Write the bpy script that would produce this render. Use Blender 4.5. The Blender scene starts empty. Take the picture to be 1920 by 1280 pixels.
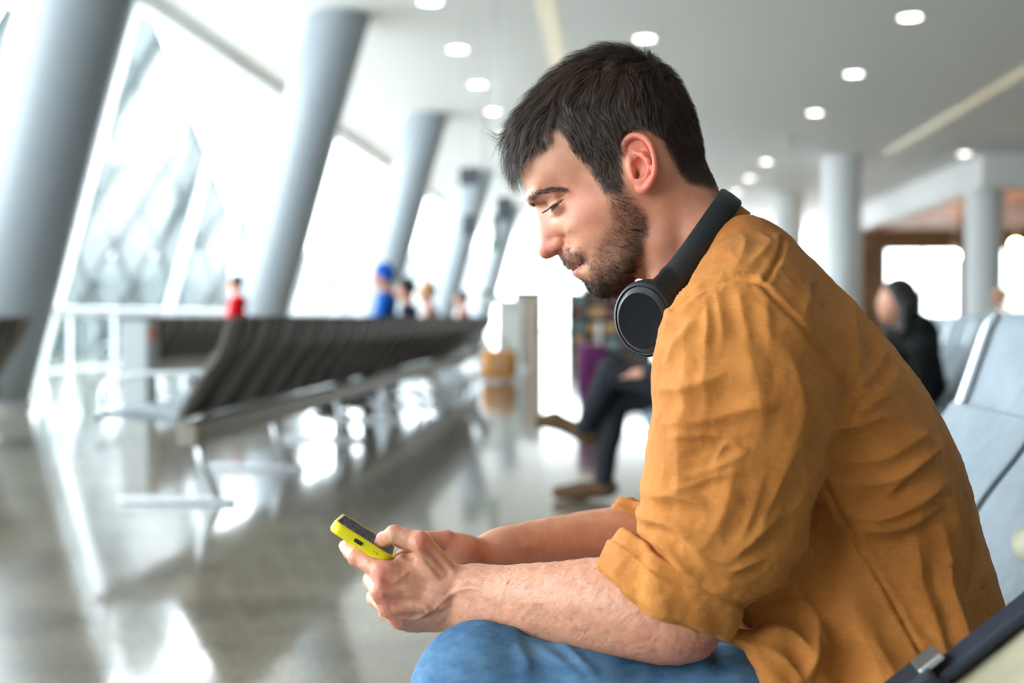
import bpy, bmesh, math, random
import numpy as np
from mathutils import Vector, Matrix, Euler

random.seed(7); rng = np.random.default_rng(7)
SC = bpy.context.scene
COL = SC.collection
PI = math.pi

# ------------------------------------------------------------------ camera
F_PX, CX, CY = 2240.0, 960.0, 640.0
CAM_Z = 0.93
YAW, PITCH = math.atan(187/2240), math.atan(46/2240)
cam_d = bpy.data.cameras.new('camera'); cam = bpy.data.objects.new('camera', cam_d); COL.objects.link(cam)
cam_d.sensor_width = 36.0; cam_d.lens = F_PX/1920*36.0
cam.location = (0, 0, CAM_Z); cam.rotation_euler = (PI/2-PITCH, 0, YAW)
cam_d.clip_start = 0.05; cam_d.clip_end = 500
cam_d.dof.use_dof = True; cam_d.dof.focus_distance = 1.27; cam_d.dof.aperture_fstop = 2.9
SC.camera = cam

# ------------------------------------------------------------------ sky light and exposure
world = bpy.data.worlds.new('overcast_sky'); SC.world = world; world.use_nodes = True
wn = world.node_tree.nodes; wl = world.node_tree.links
bg = wn['Background']; bg.inputs[0].default_value = (0.90, 0.95, 1.0, 1); bg.inputs[1].default_value = 5.0
SC.view_settings.view_transform = 'Standard'; SC.view_settings.look = 'None'
SC.view_settings.gamma = 1.0; SC.view_settings.use_curve_mapping = False
SC.view_settings.exposure = 1.28
SC.cycles.max_bounces = 10; SC.cycles.diffuse_bounces = 5; SC.cycles.glossy_bounces = 4
SC.cycles.transparent_max_bounces = 12; SC.cycles.transmission_bounces = 6
SC.cycles.caustics_reflective = False; SC.cycles.caustics_refractive = False
SC.cycles.sample_clamp_indirect = 6.0
SC.cycles.use_denoising = True

# ------------------------------------------------------------------ measuring helper: a photo point at a known depth
_R = np.array(Euler((PI/2-PITCH, 0, YAW)).to_matrix())
def at(px, py, Y):
    d = _R @ np.array([(px-CX)/F_PX, -(py-CY)/F_PX, -1.0])
    t = Y/d[1]
    return np.array([d[0]*t, Y, CAM_Z + d[2]*t])

# ------------------------------------------------------------------ materials
MATS = {}
def lin(c):
    return tuple((v/12.92 if v <= 0.04045 else ((v+0.055)/1.055)**2.4) for v in c)
def hexc(h):
    return lin(tuple(int(h[i:i+2], 16)/255 for i in (0, 2, 4)))
def mat(name, col=None, rough=0.5, metal=0.0, spec=0.5, **kw):
    m = bpy.data.materials.new(name); m.use_nodes = True
    b = m.node_tree.nodes['Principled BSDF']
    if col is not None: b.inputs['Base Color'].default_value = (*col, 1)
    b.inputs['Roughness'].default_value = rough; b.inputs['Metallic'].default_value = metal
    b.inputs['Specular IOR Level'].default_value = spec
    for k, v in kw.items(): b.inputs[k].default_value = v
    MATS[name] = m
    return m
def N(m, t, **kw):
    n = m.node_tree.nodes.new(t)
    for k, v in kw.items(): setattr(n, k, v)
    return n
def L(m, a, b): m.node_tree.links.new(a, b)
def bsdf(m): return m.node_tree.nodes['Principled BSDF']
def noise_mix(m, c1, c2, scale=20, detail=4, lo=0.35, hi=0.65, stretch=(1,1,1), rough=0.6):
    """base colour that wanders between two tones, and the noise factor"""
    tc = N(m, 'ShaderNodeTexCoord'); mp = N(m, 'ShaderNodeMapping'); mp.inputs['Scale'].default_value = stretch
    nz = N(m, 'ShaderNodeTexNoise'); nz.inputs['Scale'].default_value = scale; nz.inputs['Detail'].default_value = detail
    nz.inputs['Roughness'].default_value = rough
    rp = N(m, 'ShaderNodeValToRGB'); rp.color_ramp.elements[0].position = lo; rp.color_ramp.elements[1].position = hi
    rp.color_ramp.elements[0].color = (*c1, 1); rp.color_ramp.elements[1].color = (*c2, 1)
    L(m, tc.outputs['Object'], mp.inputs[0]); L(m, mp.outputs[0], nz.inputs['Vector']); L(m, nz.outputs[0], rp.inputs[0])
    L(m, rp.outputs[0], bsdf(m).inputs['Base Color'])
    return nz, rp, mp
def bump(m, height_socket, strength=0.3, dist=0.001, prev=None):
    b = N(m, 'ShaderNodeBump'); b.inputs['Strength'].default_value = strength; b.inputs['Distance'].default_value = dist
    L(m, height_socket, b.inputs['Height'])
    if prev is not None: L(m, prev.outputs[0], b.inputs['Normal'])
    L(m, b.outputs[0], bsdf(m).inputs['Normal'])
    return b

# ------------------------------------------------------------------ objects
def tag(o, label=None, cat=None, group=None, kind=None):
    if label: o['label'] = label
    if cat: o['category'] = cat
    if group: o['group'] = group
    if kind: o['kind'] = kind
    return o
def empty(name, loc=(0,0,0), rz=0.0):
    o = bpy.data.objects.new(name, None); COL.objects.link(o)
    o.location = loc; o.rotation_euler = (0, 0, rz); o.empty_display_size = 0.1
    return o
def link_mesh(name, me, m=None, parent=None, smooth=False):
    o = bpy.data.objects.new(name, me); COL.objects.link(o)
    if m is not None: me.materials.append(m)
    if parent is not None:
        o.parent = parent
    if smooth: me.shade_smooth()
    return o
def np_mesh(name, V, Fq):
    """mesh from numpy vertices (n,3) and faces (m,k)"""
    V = np.asarray(V, np.float32); Fq = np.asarray(Fq, np.int32)
    me = bpy.data.meshes.new(name); k = Fq.shape[1]
    me.vertices.add(len(V)); me.vertices.foreach_set('co', V.ravel())
    me.loops.add(Fq.size); me.loops.foreach_set('vertex_index', Fq.ravel())
    me.polygons.add(len(Fq)); me.polygons.foreach_set('loop_start', np.arange(0, Fq.size, k, dtype=np.int32))
    me.polygons.foreach_set('loop_total', np.full(len(Fq), k, np.int32))
    me.update(calc_edges=True)
    return me
def colour_attr(me, C, name='tint'):
    C = np.asarray(C, np.float32); C4 = np.concatenate([C, np.ones((len(C), 1), np.float32)], 1)
    a = me.color_attributes.new(name, 'FLOAT_COLOR', 'POINT'); a.data.foreach_set('color', C4.ravel())
class MB:
    """collects boxes, tubes, lathes and prisms; build() links them as one mesh"""
    def __init__(s): s.bm = bmesh.new()
    def box(s, c, size, rot=None, bev=0.0, seg=2):
        r = bmesh.ops.create_cube(s.bm, size=1.0)
        vs = r['verts']
        M = Matrix.Translation(Vector(c)) @ (rot.to_4x4() if rot is not None else Matrix.Identity(4)) @ Matrix.Diagonal((*size, 1))
        bmesh.ops.transform(s.bm, matrix=M, verts=vs)
        if bev > 0:
            es = list({e for v in vs for e in v.link_edges})
            bmesh.ops.bevel(s.bm, geom=es, offset=bev, segments=seg, affect='EDGES', profile=0.5)
        return s
    def tube(s, pts, r, n=10, cap=True, closed=False):
        pts = [Vector(p) for p in pts]; rs = r if hasattr(r, '__len__') else [r]*len(pts)
        rings = []; up = None; m = len(pts)
        for i, p in enumerate(pts):
            t = (pts[(i+1) % m]-pts[i-1]) if closed else (pts[min(i+1, m-1)]-pts[max(i-1, 0)])
            t.normalize()
            if up is None:
                up = Vector((0,0,1)) if abs(t.z) < 0.9 else Vector((1,0,0))
            x = t.cross(up).normalized(); y = x.cross(t).normalized(); up = y
            rings.append([s.bm.verts.new(p + (x*math.cos(2*PI*k/n)+y*math.sin(2*PI*k/n))*rs[i]) for k in range(n)])
        for i in range(m if closed else m-1):
            A, B = rings[i], rings[(i+1) % m]
            for k in range(n):
                s.bm.faces.new((A[k], A[(k+1) % n], B[(k+1) % n], B[k]))
        if cap and not closed:
            s.bm.faces.new(rings[0][::-1]); s.bm.faces.new(rings[-1])
        return s
    def lathe(s, prof, n=32, M=None):
        """profile of (radius, height) turned about local z"""
        M = M or Matrix.Identity(4); rings = []
        for (r, z) in prof:
            if r < 1e-6: rings.append([s.bm.verts.new(M @ Vector((0,0,z)))])
            else: rings.append([s.bm.verts.new(M @ Vector((r*math.cos(2*PI*k/n), r*math.sin(2*PI*k/n), z))) for k in range(n)])
        for A, B in zip(rings, rings[1:]):
            for k in range(n):
                a, b = A[k % len(A)], A[(k+1) % len(A)]; c, d = B[(k+1) % len(B)], B[k % len(B)]
                vs = []
                for v in (a, b, c, d):
                    if v not in vs: vs.append(v)
                if len(vs) > 2: s.bm.faces.new(vs)
        return s
    def prism(s, poly, d0, d1):
        """closed outline swept from offset d0 to d1 (both vectors)"""
        d0, d1 = Vector(d0), Vector(d1)
        A = [s.bm.verts.new(Vector(p)+d0) for p in poly]; B = [s.bm.verts.new(Vector(p)+d1) for p in poly]
        n = len(A)
        for k in range(n): s.bm.faces.new((A[k], A[(k+1) % n], B[(k+1) % n], B[k]))
        s.bm.faces.new(A[::-1]); s.bm.faces.new(B)
        return s
    def strip(s, rows, thick=None):
        """grid of points rows x cols"""
        g = [[s.bm.verts.new(Vector(p)) for p in r] for r in rows]
        for i in range(len(g)-1):
            for j in range(len(g[0])-1):
                s.bm.faces.new((g[i][j], g[i][j+1], g[i+1][j+1], g[i+1][j]))
        return s
    def build(s, name, m, parent=None, smooth=False, angle=None):
        bmesh.ops.recalc_face_normals(s.bm, faces=s.bm.faces)
        me = bpy.data.meshes.new(name); s.bm.to_mesh(me); s.bm.free()
        o = link_mesh(name, me, m, parent)
        if smooth or angle:
            me.shade_smooth()
            if angle: me.set_sharp_from_angle(angle=math.radians(angle))
        return o
def copy_tree(o, parent=None):
    c = o.copy(); COL.objects.link(c); c.parent = parent
    for ch in o.children: copy_tree(ch, c)
    return c
def struct(o): o['kind'] = 'structure'; return o

# ------------------------------------------------------------------ rounded solids: distance fields and their surface
def smin(a, b, k):
    if k <= 0: return np.minimum(a, b)
    h = np.clip(0.5+0.5*(b-a)/k, 0, 1)
    return b*(1-h)+a*h-k*h*(1-h)
class Field:
    def __init__(s, lo, hi, h):
        s.lo = np.array(lo, float); s.h = h
        s.n = np.ceil((np.array(hi)-s.lo)/h).astype(int)+1
        s.ax = [(s.lo[i]+h*np.arange(s.n[i])).astype(np.float32) for i in range(3)]
        s.f = np.full(tuple(s.n), 0.06, np.float32)
    def sub(s, lo, hi):
        sl = []
        for i in range(3):
            a = int(max(0, math.floor((lo[i]-s.lo[i])/s.h))); b = int(min(s.n[i], math.ceil((hi[i]-s.lo[i])/s.h)+1))
            if b <= a: return None, None
            sl.append(slice(a, b))
        X = s.ax[0][sl[0]][:, None, None]; Y = s.ax[1][sl[1]][None, :, None]; Z = s.ax[2][sl[2]][None, None, :]
        return tuple(sl), (X, Y, Z)
    def apply(s, lo, hi, fn, k=0.0, op='add'):
        m = abs(k)*1.2+4*s.h
        sl, P = s.sub(np.array(lo)-m, np.array(hi)+m)
        if sl is None: return s
        d = fn(*P)
        if op == 'add': s.f[sl] = smin(s.f[sl], d, k)
        else: s.f[sl] = -smin(-s.f[sl], d, k)
        return s
    def cone(s, a, b, ra, rb, k=0.0, op='add'):
        a = np.array(a, float); b = np.array(b, float); ab = b-a; L2 = max(ab@ab, 1e-12)
        def fn(X, Y, Z):
            px, py, pz = X-a[0], Y-a[1], Z-a[2]
            t = np.clip((px*ab[0]+py*ab[1]+pz*ab[2])/L2, 0, 1)
            return np.sqrt((px-t*ab[0])**2+(py-t*ab[1])**2+(pz-t*ab[2])**2)-(ra+(rb-ra)*t)
        R = max(ra, rb)
        return s.apply(np.minimum(a, b)-R, np.maximum(a, b)+R, fn, k, op)
    def chain(s, pts, rs, k=0.0, op='add'):
        for i in range(len(pts)-1): s.cone(pts[i], pts[i+1], rs[i], rs[i+1], k, op)
        return s
    def schain(s, pts, rs, k=0.0, n=4):
        q = catmull(np.concatenate([np.array(pts, float), np.array(rs, float)[:,None]], 1), n)
        return s.chain(q[:,:3], q[:,3], k)
    def ell(s, c, r, k=0.0, rot=None, op='add'):
        c = np.array(c, float); r = np.array(r, float); M = np.eye(3) if rot is None else np.array(rot).T
        def fn(X, Y, Z):
            px, py, pz = X-c[0], Y-c[1], Z-c[2]
            q = [M[i,0]*px+M[i,1]*py+M[i,2]*pz for i in range(3)]
            k0 = np.sqrt((q[0]/r[0])**2+(q[1]/r[1])**2+(q[2]/r[2])**2)
            k1 = np.sqrt((q[0]/r[0]**2)**2+(q[1]/r[1]**2)**2+(q[2]/r[2]**2)**2)+1e-9
            return k0*(k0-1)/k1
        R = np.full(3, r.max()) if rot is not None else r
        return s.apply(c-R, c+R, fn, k, op)
    def surface(s):
        f = s.f.copy()
        for a_ in (0,-1): f[a_] = np.maximum(f[a_], s.h*.5); f[:,a_] = np.maximum(f[:,a_], s.h*.5); f[:,:,a_] = np.maximum(f[:,:,a_], s.h*.5)
        I = f < 0; n = s.n
        c = np.zeros(tuple(n-1), np.int8)
        for dx in (0,1):
            for dy in (0,1):
                for dz in (0,1):
                    c += I[dx:n[0]-1+dx, dy:n[1]-1+dy, dz:n[2]-1+dz]
        mix = (c > 0) & (c < 8)
        idx = np.argwhere(mix); vid = np.full(mix.shape, -1, np.int32); vid[mix] = np.arange(len(idx))
        acc = np.zeros((len(idx), 3)); cnt = np.zeros(len(idx))
        for ax in range(3):
            o1, o2 = [i for i in range(3) if i != ax]
            for u in (0,1):
                for v in (0,1):
                    a = idx.copy(); a[:,o1] += u; a[:,o2] += v; b = a.copy(); b[:,ax] += 1
                    fa = f[a[:,0],a[:,1],a[:,2]]; fb = f[b[:,0],b[:,1],b[:,2]]
                    x = (fa < 0) != (fb < 0)
                    t = np.where(x, fa/np.where(x, fa-fb, 1), 0)
                    p = a.astype(float); p[:,ax] += t
                    acc[x] += p[x]; cnt[x] += 1
        V = s.lo+s.h*acc/cnt[:,None]
        Q = []
        for ax in range(3):
            o1, o2 = (ax+1) % 3, (ax+2) % 3
            sl0 = [slice(None)]*3; sl1 = [slice(None)]*3
            sl0[ax] = slice(0, n[ax]-1); sl1[ax] = slice(1, n[ax])
            x = I[tuple(sl0)] != I[tuple(sl1)]
            e = np.argwhere(x)
            ok = (e[:,o1] > 0) & (e[:,o2] > 0) & (e[:,o1] < n[o1]-1) & (e[:,o2] < n[o2]-1); e = e[ok]
            def vv(d1, d2):
                q = e.copy(); q[:,o1] += d1; q[:,o2] += d2
                return vid[q[:,0],q[:,1],q[:,2]]
            q = np.stack([vv(-1,-1), vv(0,-1), vv(0,0), vv(-1,0)], 1)
            flip = ~I[e[:,0],e[:,1],e[:,2]]
            q[flip] = q[flip][:, ::-1]
            Q.append(q)
        return V, np.concatenate(Q)
    def sample(s, P):
        """trilinear distance at points"""
        g = (P-s.lo)/s.h; g = np.clip(g, 0, s.n-1.001); i = g.astype(int); t = g-i; out = 0
        for dx in (0,1):
            for dy in (0,1):
                for dz in (0,1):
                    w = (t[:,0] if dx else 1-t[:,0])*(t[:,1] if dy else 1-t[:,1])*(t[:,2] if dz else 1-t[:,2])
                    out = out+w*s.f[i[:,0]+dx, i[:,1]+dy, i[:,2]+dz]
        return out
    def grad(s, P, e=None):
        e = e or s.h*1.5; G = np.zeros_like(P)
        for a in range(3):
            d = np.zeros(3); d[a] = e
            G[:,a] = s.sample(P+d)-s.sample(P-d)
        return G/(np.linalg.norm(G, axis=1, keepdims=True)+1e-9)
def vnormals(V, Q):
    nrm = np.cross(V[Q[:,2]]-V[Q[:,0]], V[Q[:,3]]-V[Q[:,1]])
    out = np.zeros_like(V)
    for j in range(4): np.add.at(out, Q[:,j], nrm)
    return out/(np.linalg.norm(out, axis=1, keepdims=True)+1e-12)
def relax(V, Q, it=2, lam=0.5):
    for _ in range(it):
        acc = np.zeros_like(V); c = np.zeros(len(V))
        for j in range(4):
            np.add.at(acc, Q[:,j], V[Q[:,(j+1) % 4]]); np.add.at(c, Q[:,j], 1)
            np.add.at(acc, Q[:,j], V[Q[:,j-1]]); np.add.at(c, Q[:,j], 1)
        V = V+lam*(acc/c[:,None]-V)
    return V
_perm = np.random.default_rng(3).random((32,32,32)).astype(np.float32)
def vnoise(P, s):
    """smooth value noise, roughly -1..1, s = cells per metre"""
    g = np.asarray(P)*s; i = np.floor(g).astype(int); t = g-i; t = t*t*(3-2*t); out = 0
    for dx in (0,1):
        for dy in (0,1):
            for dz in (0,1):
                w = (t[:,0] if dx else 1-t[:,0])*(t[:,1] if dy else 1-t[:,1])*(t[:,2] if dz else 1-t[:,2])
                out = out+w*_perm[(i[:,0]+dx) % 32, (i[:,1]+dy) % 32, (i[:,2]+dz) % 32]
    return out*2-1
def poly_sd(px, pz, poly):
    """signed distance to a closed polygon in 2-D, positive inside"""
    d2 = np.full(px.shape, 1e9); ins = np.zeros(px.shape, bool); n = len(poly)
    for i in range(n):
        ax, az = poly[i]; bx, bz = poly[(i+1) % n]
        ex, ez = bx-ax, bz-az; wx, wz = px-ax, pz-az
        t = np.clip((wx*ex+wz*ez)/(ex*ex+ez*ez+1e-12), 0, 1)
        d2 = np.minimum(d2, (wx-t*ex)**2+(wz-t*ez)**2)
        c = ((az <= pz) & (bz > pz)) | ((bz <= pz) & (az > pz))
        ins ^= c & (px < ax+(pz-az)/(bz-az+1e-12)*ex)
    d = np.sqrt(d2)
    return np.where(ins, d, -d)
def catmull(pts, n=6, closed=False):
    P = np.array(pts, float); m = len(P); out = []
    rngi = range(m) if closed else range(m-1)
    for i in rngi:
        p0 = P[(i-1) % m] if closed or i > 0 else P[0]; p1 = P[i]; p2 = P[(i+1) % m]; p3 = P[(i+2) % m] if closed or i+2 < m else P[-1]
        for k in range(n):
            t = k/n
            out.append(0.5*((2*p1)+(p2-p0)*t+(2*p0-5*p1+4*p2-p3)*t*t+(3*p1-p0-3*p2+p3)*t**3))
    if not closed: out.append(P[-1])
    return np.array(out)
def tps(pts, vals, smooth=0.0):
    """thin-plate surface through 2-D points"""
    P = np.array(pts, float); v = np.array(vals, float); n = len(P)
    sc = P.std(); c = P.mean(0); P = (P-c)/sc
    def U(r2): return np.where(r2 > 0, r2*np.log(r2+1e-12), 0)
    K = U(((P[:,None]-P[None])**2).sum(-1))+smooth*np.eye(n)
    A = np.zeros((n+3, n+3)); A[:n,:n] = K; A[:n,n] = 1; A[:n,n+1:] = P; A[n,:n] = 1; A[n+1:,:n] = P.T
    w = np.linalg.solve(A, np.concatenate([v, [0,0,0]]))
    def f(x, z):
        x = (x-c[0])/sc; z = (z-c[1])/sc
        out = w[n]+w[n+1]*x+w[n+2]*z
        for i in range(n): out = out+w[i]*U((x-P[i,0])**2+(z-P[i,1])**2)
        return out
    return f
def polyline_dist(px, pz, line):
    """distance to a 2-D polyline, and place along it 0..1"""
    d2 = np.full(px.shape, 1e9); al = np.zeros(px.shape); n = len(line)-1
    for i in range(n):
        ax, az = line[i]; ex, ez = line[i+1][0]-ax, line[i+1][1]-az
        t = np.clip(((px-ax)*ex+(pz-az)*ez)/(ex*ex+ez*ez+1e-12), 0, 1)
        q = (px-ax-t*ex)**2+(pz-az-t*ez)**2
        b = q < d2; d2 = np.where(b, q, d2); al = np.where(b, (i+t)/n, al)
    return np.sqrt(d2), al
def ribbons(roots_path, width, taper=True, name='strands', side=None):
    """many strands as thin two-sided ribbons; path array (strand, point, 3)"""
    P = roots_path; S, K, _ = P.shape
    T = np.gradient(P, axis=1); T /= np.linalg.norm(T, axis=2, keepdims=True)+1e-12
    if side is None:
        side = rng.normal(size=(S,1,3))
    B = np.cross(T, side); B /= np.linalg.norm(B, axis=2, keepdims=True)+1e-12
    w = np.ones(K) if not taper else np.interp(np.linspace(0,1,K), [0,0.6,1], [1,0.9,0.15])
    ww = (np.asarray(width)[:,None] if np.ndim(width) else np.full((S,1), width))*w[None]
    A = P+B*ww[...,None]*0.5; C = P-B*ww[...,None]*0.5
    V = np.stack([A, C], 2).reshape(-1, 3)
    i = (np.arange(S)[:,None]*K+np.arange(K-1)[None]).ravel()*2
    Q = np.stack([i, i+1, i+3, i+2], 1)
    return np_mesh(name, V, Q)
# =================================================================== the hall: floor, ceiling, walls
floor_m = mat('polished_granite', rough=0.10, spec=0.5)
_nz, _rp, _mp = noise_mix(floor_m, lin((0.45,0.42,0.37)), lin((0.575,0.545,0.485)), 2.2, 3, .3, .7)
_tc = N(floor_m,'ShaderNodeTexCoord'); _v = N(floor_m,'ShaderNodeTexNoise'); _v.inputs['Scale'].default_value = 90; _v.inputs['Detail'].default_value = 3
_r2 = N(floor_m,'ShaderNodeValToRGB'); _r2.color_ramp.elements[0].position = .35; _r2.color_ramp.elements[0].color = (.55,.55,.55,1); _r2.color_ramp.elements[1].position = .65; _r2.color_ramp.elements[1].color = (1.25,1.25,1.25,1)
_m = N(floor_m,'ShaderNodeMixRGB',blend_type='MULTIPLY'); _m.inputs[0].default_value = 1
L(floor_m,_tc.outputs['Object'],_v.inputs['Vector']); L(floor_m,_v.outputs[0],_r2.inputs[0]); L(floor_m,_rp.outputs[0],_m.inputs[1]); L(floor_m,_r2.outputs[0],_m.inputs[2]); L(floor_m,_m.outputs[0],bsdf(floor_m).inputs['Base Color'])
bsdf(floor_m).inputs['Coat Weight'].default_value = .3; bsdf(floor_m).inputs['Coat Roughness'].default_value = .03
white_m = mat('white_ceiling_paint', (0.88,0.89,0.89), .7); wallw = mat('white_wall_paint', (0.76,0.77,0.77), .6); wallg = mat('grey_wall_paint', (0.40,0.40,0.39), .6)
frame_m = mat('pale_frame_metal', (0.70,0.73,0.75), .4); col_m = mat('column_grey_paint', lin((0.60,0.635,0.665)), .34, spec=.5)
colw_m = mat('column_white_paint', (0.74,0.77,0.78), .5)
glass_m = bpy.data.materials.new('clear_glass'); glass_m.use_nodes = True
_nt = glass_m.node_tree; _nt.nodes.remove(_nt.nodes['Principled BSDF']); _o = _nt.nodes['Material Output']
_tr = N(glass_m,'ShaderNodeBsdfTransparent'); _tr.inputs[0].default_value = (.93,.96,.96,1); _gl = N(glass_m,'ShaderNodeBsdfGlossy'); _gl.inputs['Roughness'].default_value = .02
_mx = N(glass_m,'ShaderNodeMixShader'); _mx.inputs[0].default_value = .07
L(glass_m,_tr.outputs[0],_mx.inputs[1]); L(glass_m,_gl.outputs[0],_mx.inputs[2]); L(glass_m,_mx.outputs[0],_o.inputs[0])
wood_m = mat('wood_panel', rough=.5); noise_mix(wood_m, lin((0.66,0.43,0.26)), lin((0.80,0.58,0.38)), 3, 4, .3, .7, (1,8,1))
dark_m = mat('dark_gap', (.05,.045,.04), .8); brown_m = mat('brown_cladding', rough=.6); noise_mix(brown_m, lin((0.40,0.30,0.22)), lin((0.50,0.38,0.28)), 2, 3)
ZC = 6.23
YB, YE = -11.0, 74.0
struct(MB().box((5.5,31.5,-.06),(36,85,.12)).build('floor', floor_m))
ceil = struct(MB().box((8.2,14.7,ZC+.15),(31.6,51.4,.3)).build('ceiling', white_m))
MB().box((2.2,57.2,ZC+.15),(19.6,33.6,.3)).build('ceiling_panel', white_m, ceil)
# strip slots in the ceiling
strip_m = mat('warm_strip_diffuser', (0.75,0.70,0.52), .5); bsdf(strip_m).inputs['Emission Color'].default_value = (1,.90,.66,1); bsdf(strip_m).inputs['Emission Strength'].default_value = .12
for x, y0, y1 in ((8.85,2,40), (-1.12,2,73)):
    MB().box((x,(y0+y1)/2,ZC-.002),(.34,y1-y0,.012)).build('light_strip', strip_m, ceil)
# left glazing, leaning inwards
XB, XT = -9.42, -7.65
wl_ = struct(empty('wall_left')); LEN_ = math.hypot(XT-XB, ZC); lean = Matrix.Rotation(math.atan2(XT-XB, ZC), 3, 'Y')
post = MB().box((0,0,LEN_/2),(.16,.06,LEN_)).build('mullion', frame_m, wl_); post.location = (XB,YB,0); post.rotation_euler = lean.to_euler()
BW = 5.0; bays = np.arange(YB, YE+.01, BW)
for y in bays[1:]:
    c = post.copy(); COL.objects.link(c); c.location.y = y
rows_z = [0.0,.17,1.0]
for k, t in enumerate(rows_z):
    o = MB().box((0,(YE+YB)/2,LEN_*t),(.10,YE-YB,.06)).build('transom', frame_m, wl_); o.location = (XB,0,0); o.rotation_euler = lean.to_euler()
for k in range(2):
    h_ = LEN_*(rows_z[k+1]-rows_z[k])-.06
    p0 = MB().box((0,0,h_/2),(.012,BW-.06,h_)).build('pane', glass_m, wl_); p0.rotation_euler = lean.to_euler()
    b = lean @ Vector((0,0,LEN_*rows_z[k]+.03))
    p0.location = (XB+b.x, bays[0]+BW/2, b.z)
    for y in bays[1:-1]:
        c = p0.copy(); COL.objects.link(c); c.location.y = y+BW/2
struct(MB().box((XT-.1,31.5,ZC-.10),(.3,85,.24)).build('trim_1', white_m))
# far end and near end glazing
def end_wall(name, y, x0, x1, n):
    w = struct(empty(name)); xs = np.linspace(x0, x1, n+1)
    for x in xs: MB().box((x,y,ZC/2),(.12,.14,ZC)).build('mullion', frame_m, w)
    for z in (.05,1.1,ZC-.05): MB().box(((x0+x1)/2,y,z),(x1-x0,.10,.10)).build('transom', frame_m, w)
    for a, b in zip(xs, xs[1:]):
        for z0, z1 in ((.1,1.05),(1.15,ZC-.1)):
            MB().box(((a+b)/2,y,(z0+z1)/2),(b-a-.12,.012,z1-z0)).build('pane', glass_m, w)
end_wall('wall_far', YE, -7.6, 12, 6); struct(MB().box((7.5,YB,ZC/2),(32,.2,ZC)).build('wall_back', wallg))
struct(MB().box((23.6,31.5,ZC/2),(.2,85,ZC)).build('wall_right', wallg))
# lounge with the lower timber ceiling on the right
ZL = 5.16
bk = struct(MB().box((12.2,52,(ZL+ZC)/2),(.4,23.6,ZC-ZL)).build('trim_2', wallw)); struct(MB().box((18.0,40.4,(ZL+ZC)/2),(11.2,.4,ZC-ZL)).build('trim_3', wallw))
lc = struct(MB().box((18,52.5,5.85),(11.2,24,.2)).build('ceiling_lounge', dark_m))
for i in range(9):
    MB().box((18,42+i*2.7,5.50),(11.0,1.65,.22),None,.02,1).build('plank', wood_m, lc)
wfr = struct(MB().box((18,64.8,5.2),(12,.4,1.5)).build('wall_lounge', brown_m))
for x, w_ in ((13.2,2.4),(19.05,1.7),(23.2,.8)): MB().box((x,64.8,2.22),(w_,.4,4.45)).build('pier', brown_m, wfr)
for i, (xa, xb) in enumerate(((14.4,18.2),(19.9,22.8))):
    w = struct(empty('window_%d' % (i+1)))
    for x in np.linspace(xa, xb, 3): MB().box((x,64.7,2.22),(.16,.12,4.4)).build('frame', frame_m, w)
    for a, b in ((xa,(xa+xb)/2),((xa+xb)/2,xb)): MB().box(((a+b)/2,64.8,2.22),(b-a-.16,.012,4.35)).build('pane', glass_m, w)
for k_, (x_, y_) in enumerate(((15,46),(20,46),(15,54),(20,54))):
    lp = empty('pendant_lamp', (x_,y_,3.6)); tag(lp, 'small warm pendant lamp hanging in the timber lounge', 'lamp', 'lounge pendant lamps')
    wm_ = mat('pendant_glow', (1,.8,.5), .5); bsdf(wm_).inputs['Emission Color'].default_value = (1,.62,.30,1); bsdf(wm_).inputs['Emission Strength'].default_value = 40
    MB().lathe([(0,-.2),(.14,-.14),(.2,0),(.14,.14),(0,.2)], 16).build('globe', wm_, lp, True); MB().tube([(0,0,.2),(0,0,2.16)], .012, 6).build('cord', frame_m, lp)
# ---- columns
def leaning_column(y, label):
    o = empty('inclined_column', (-6.30-.26,y,0)); tag(o, label, 'column', 'inclined columns by the glass wall')
    n = 44; L_ = ZC+.1; sl = .284; R = .54
    mb = MB(); A = []
    for z in (0,.02,L_):
        A.append([mb.bm.verts.new((z*sl+R*math.cos(2*PI*k/n)*1.03, R*math.sin(2*PI*k/n), z)) for k in range(n)])
    for a, b in zip(A, A[1:]):
        for k in range(n): mb.bm.faces.new((a[k],a[(k+1)%n],b[(k+1)%n],b[k]))
    mb.bm.faces.new(A[0][::-1]); mb.bm.faces.new(A[-1]); mb.build('shaft', col_m, o, False, 40)
    MB().lathe([(R+.01,0),(R+.05,0),(R+.05,.06),(R+.01,.07)], 44).build('base_collar', frame_m, o, False, 30)
for i, y in enumerate((11.75,20.83,31.2,43.5,57)):
    leaning_column(y, ['thick leaning grey column beyond the two-seat dark bench by the glass','leaning grey column beyond the person in the red jacket','leaning grey column behind the person in the blue jacket',
                       'leaning grey column behind the blond person, beside the hanging signs','slim far leaning column right behind the hanging signs'][i])
for x, y, r, h_, lab in ((7.65,40.8,.66,ZC,'white round column standing in front of a narrower one'),(7.65,53,.66,ZC,'far white round column behind another white column'),(12.5,41.5,.60,ZL,'white round column under the white bulkhead of the timber lounge')):
    o = empty('round_column', (x,y,0)); tag(o, lab, 'column')
    MB().lathe([(r,0),(r,h_)], 36).build('shaft', colw_m, o, True); MB().lathe([(r+.01,0),(r+.05,0),(r+.05,.10),(r+.01,.12)], 36).build('base_collar', frame_m, o, False, 30)
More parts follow.
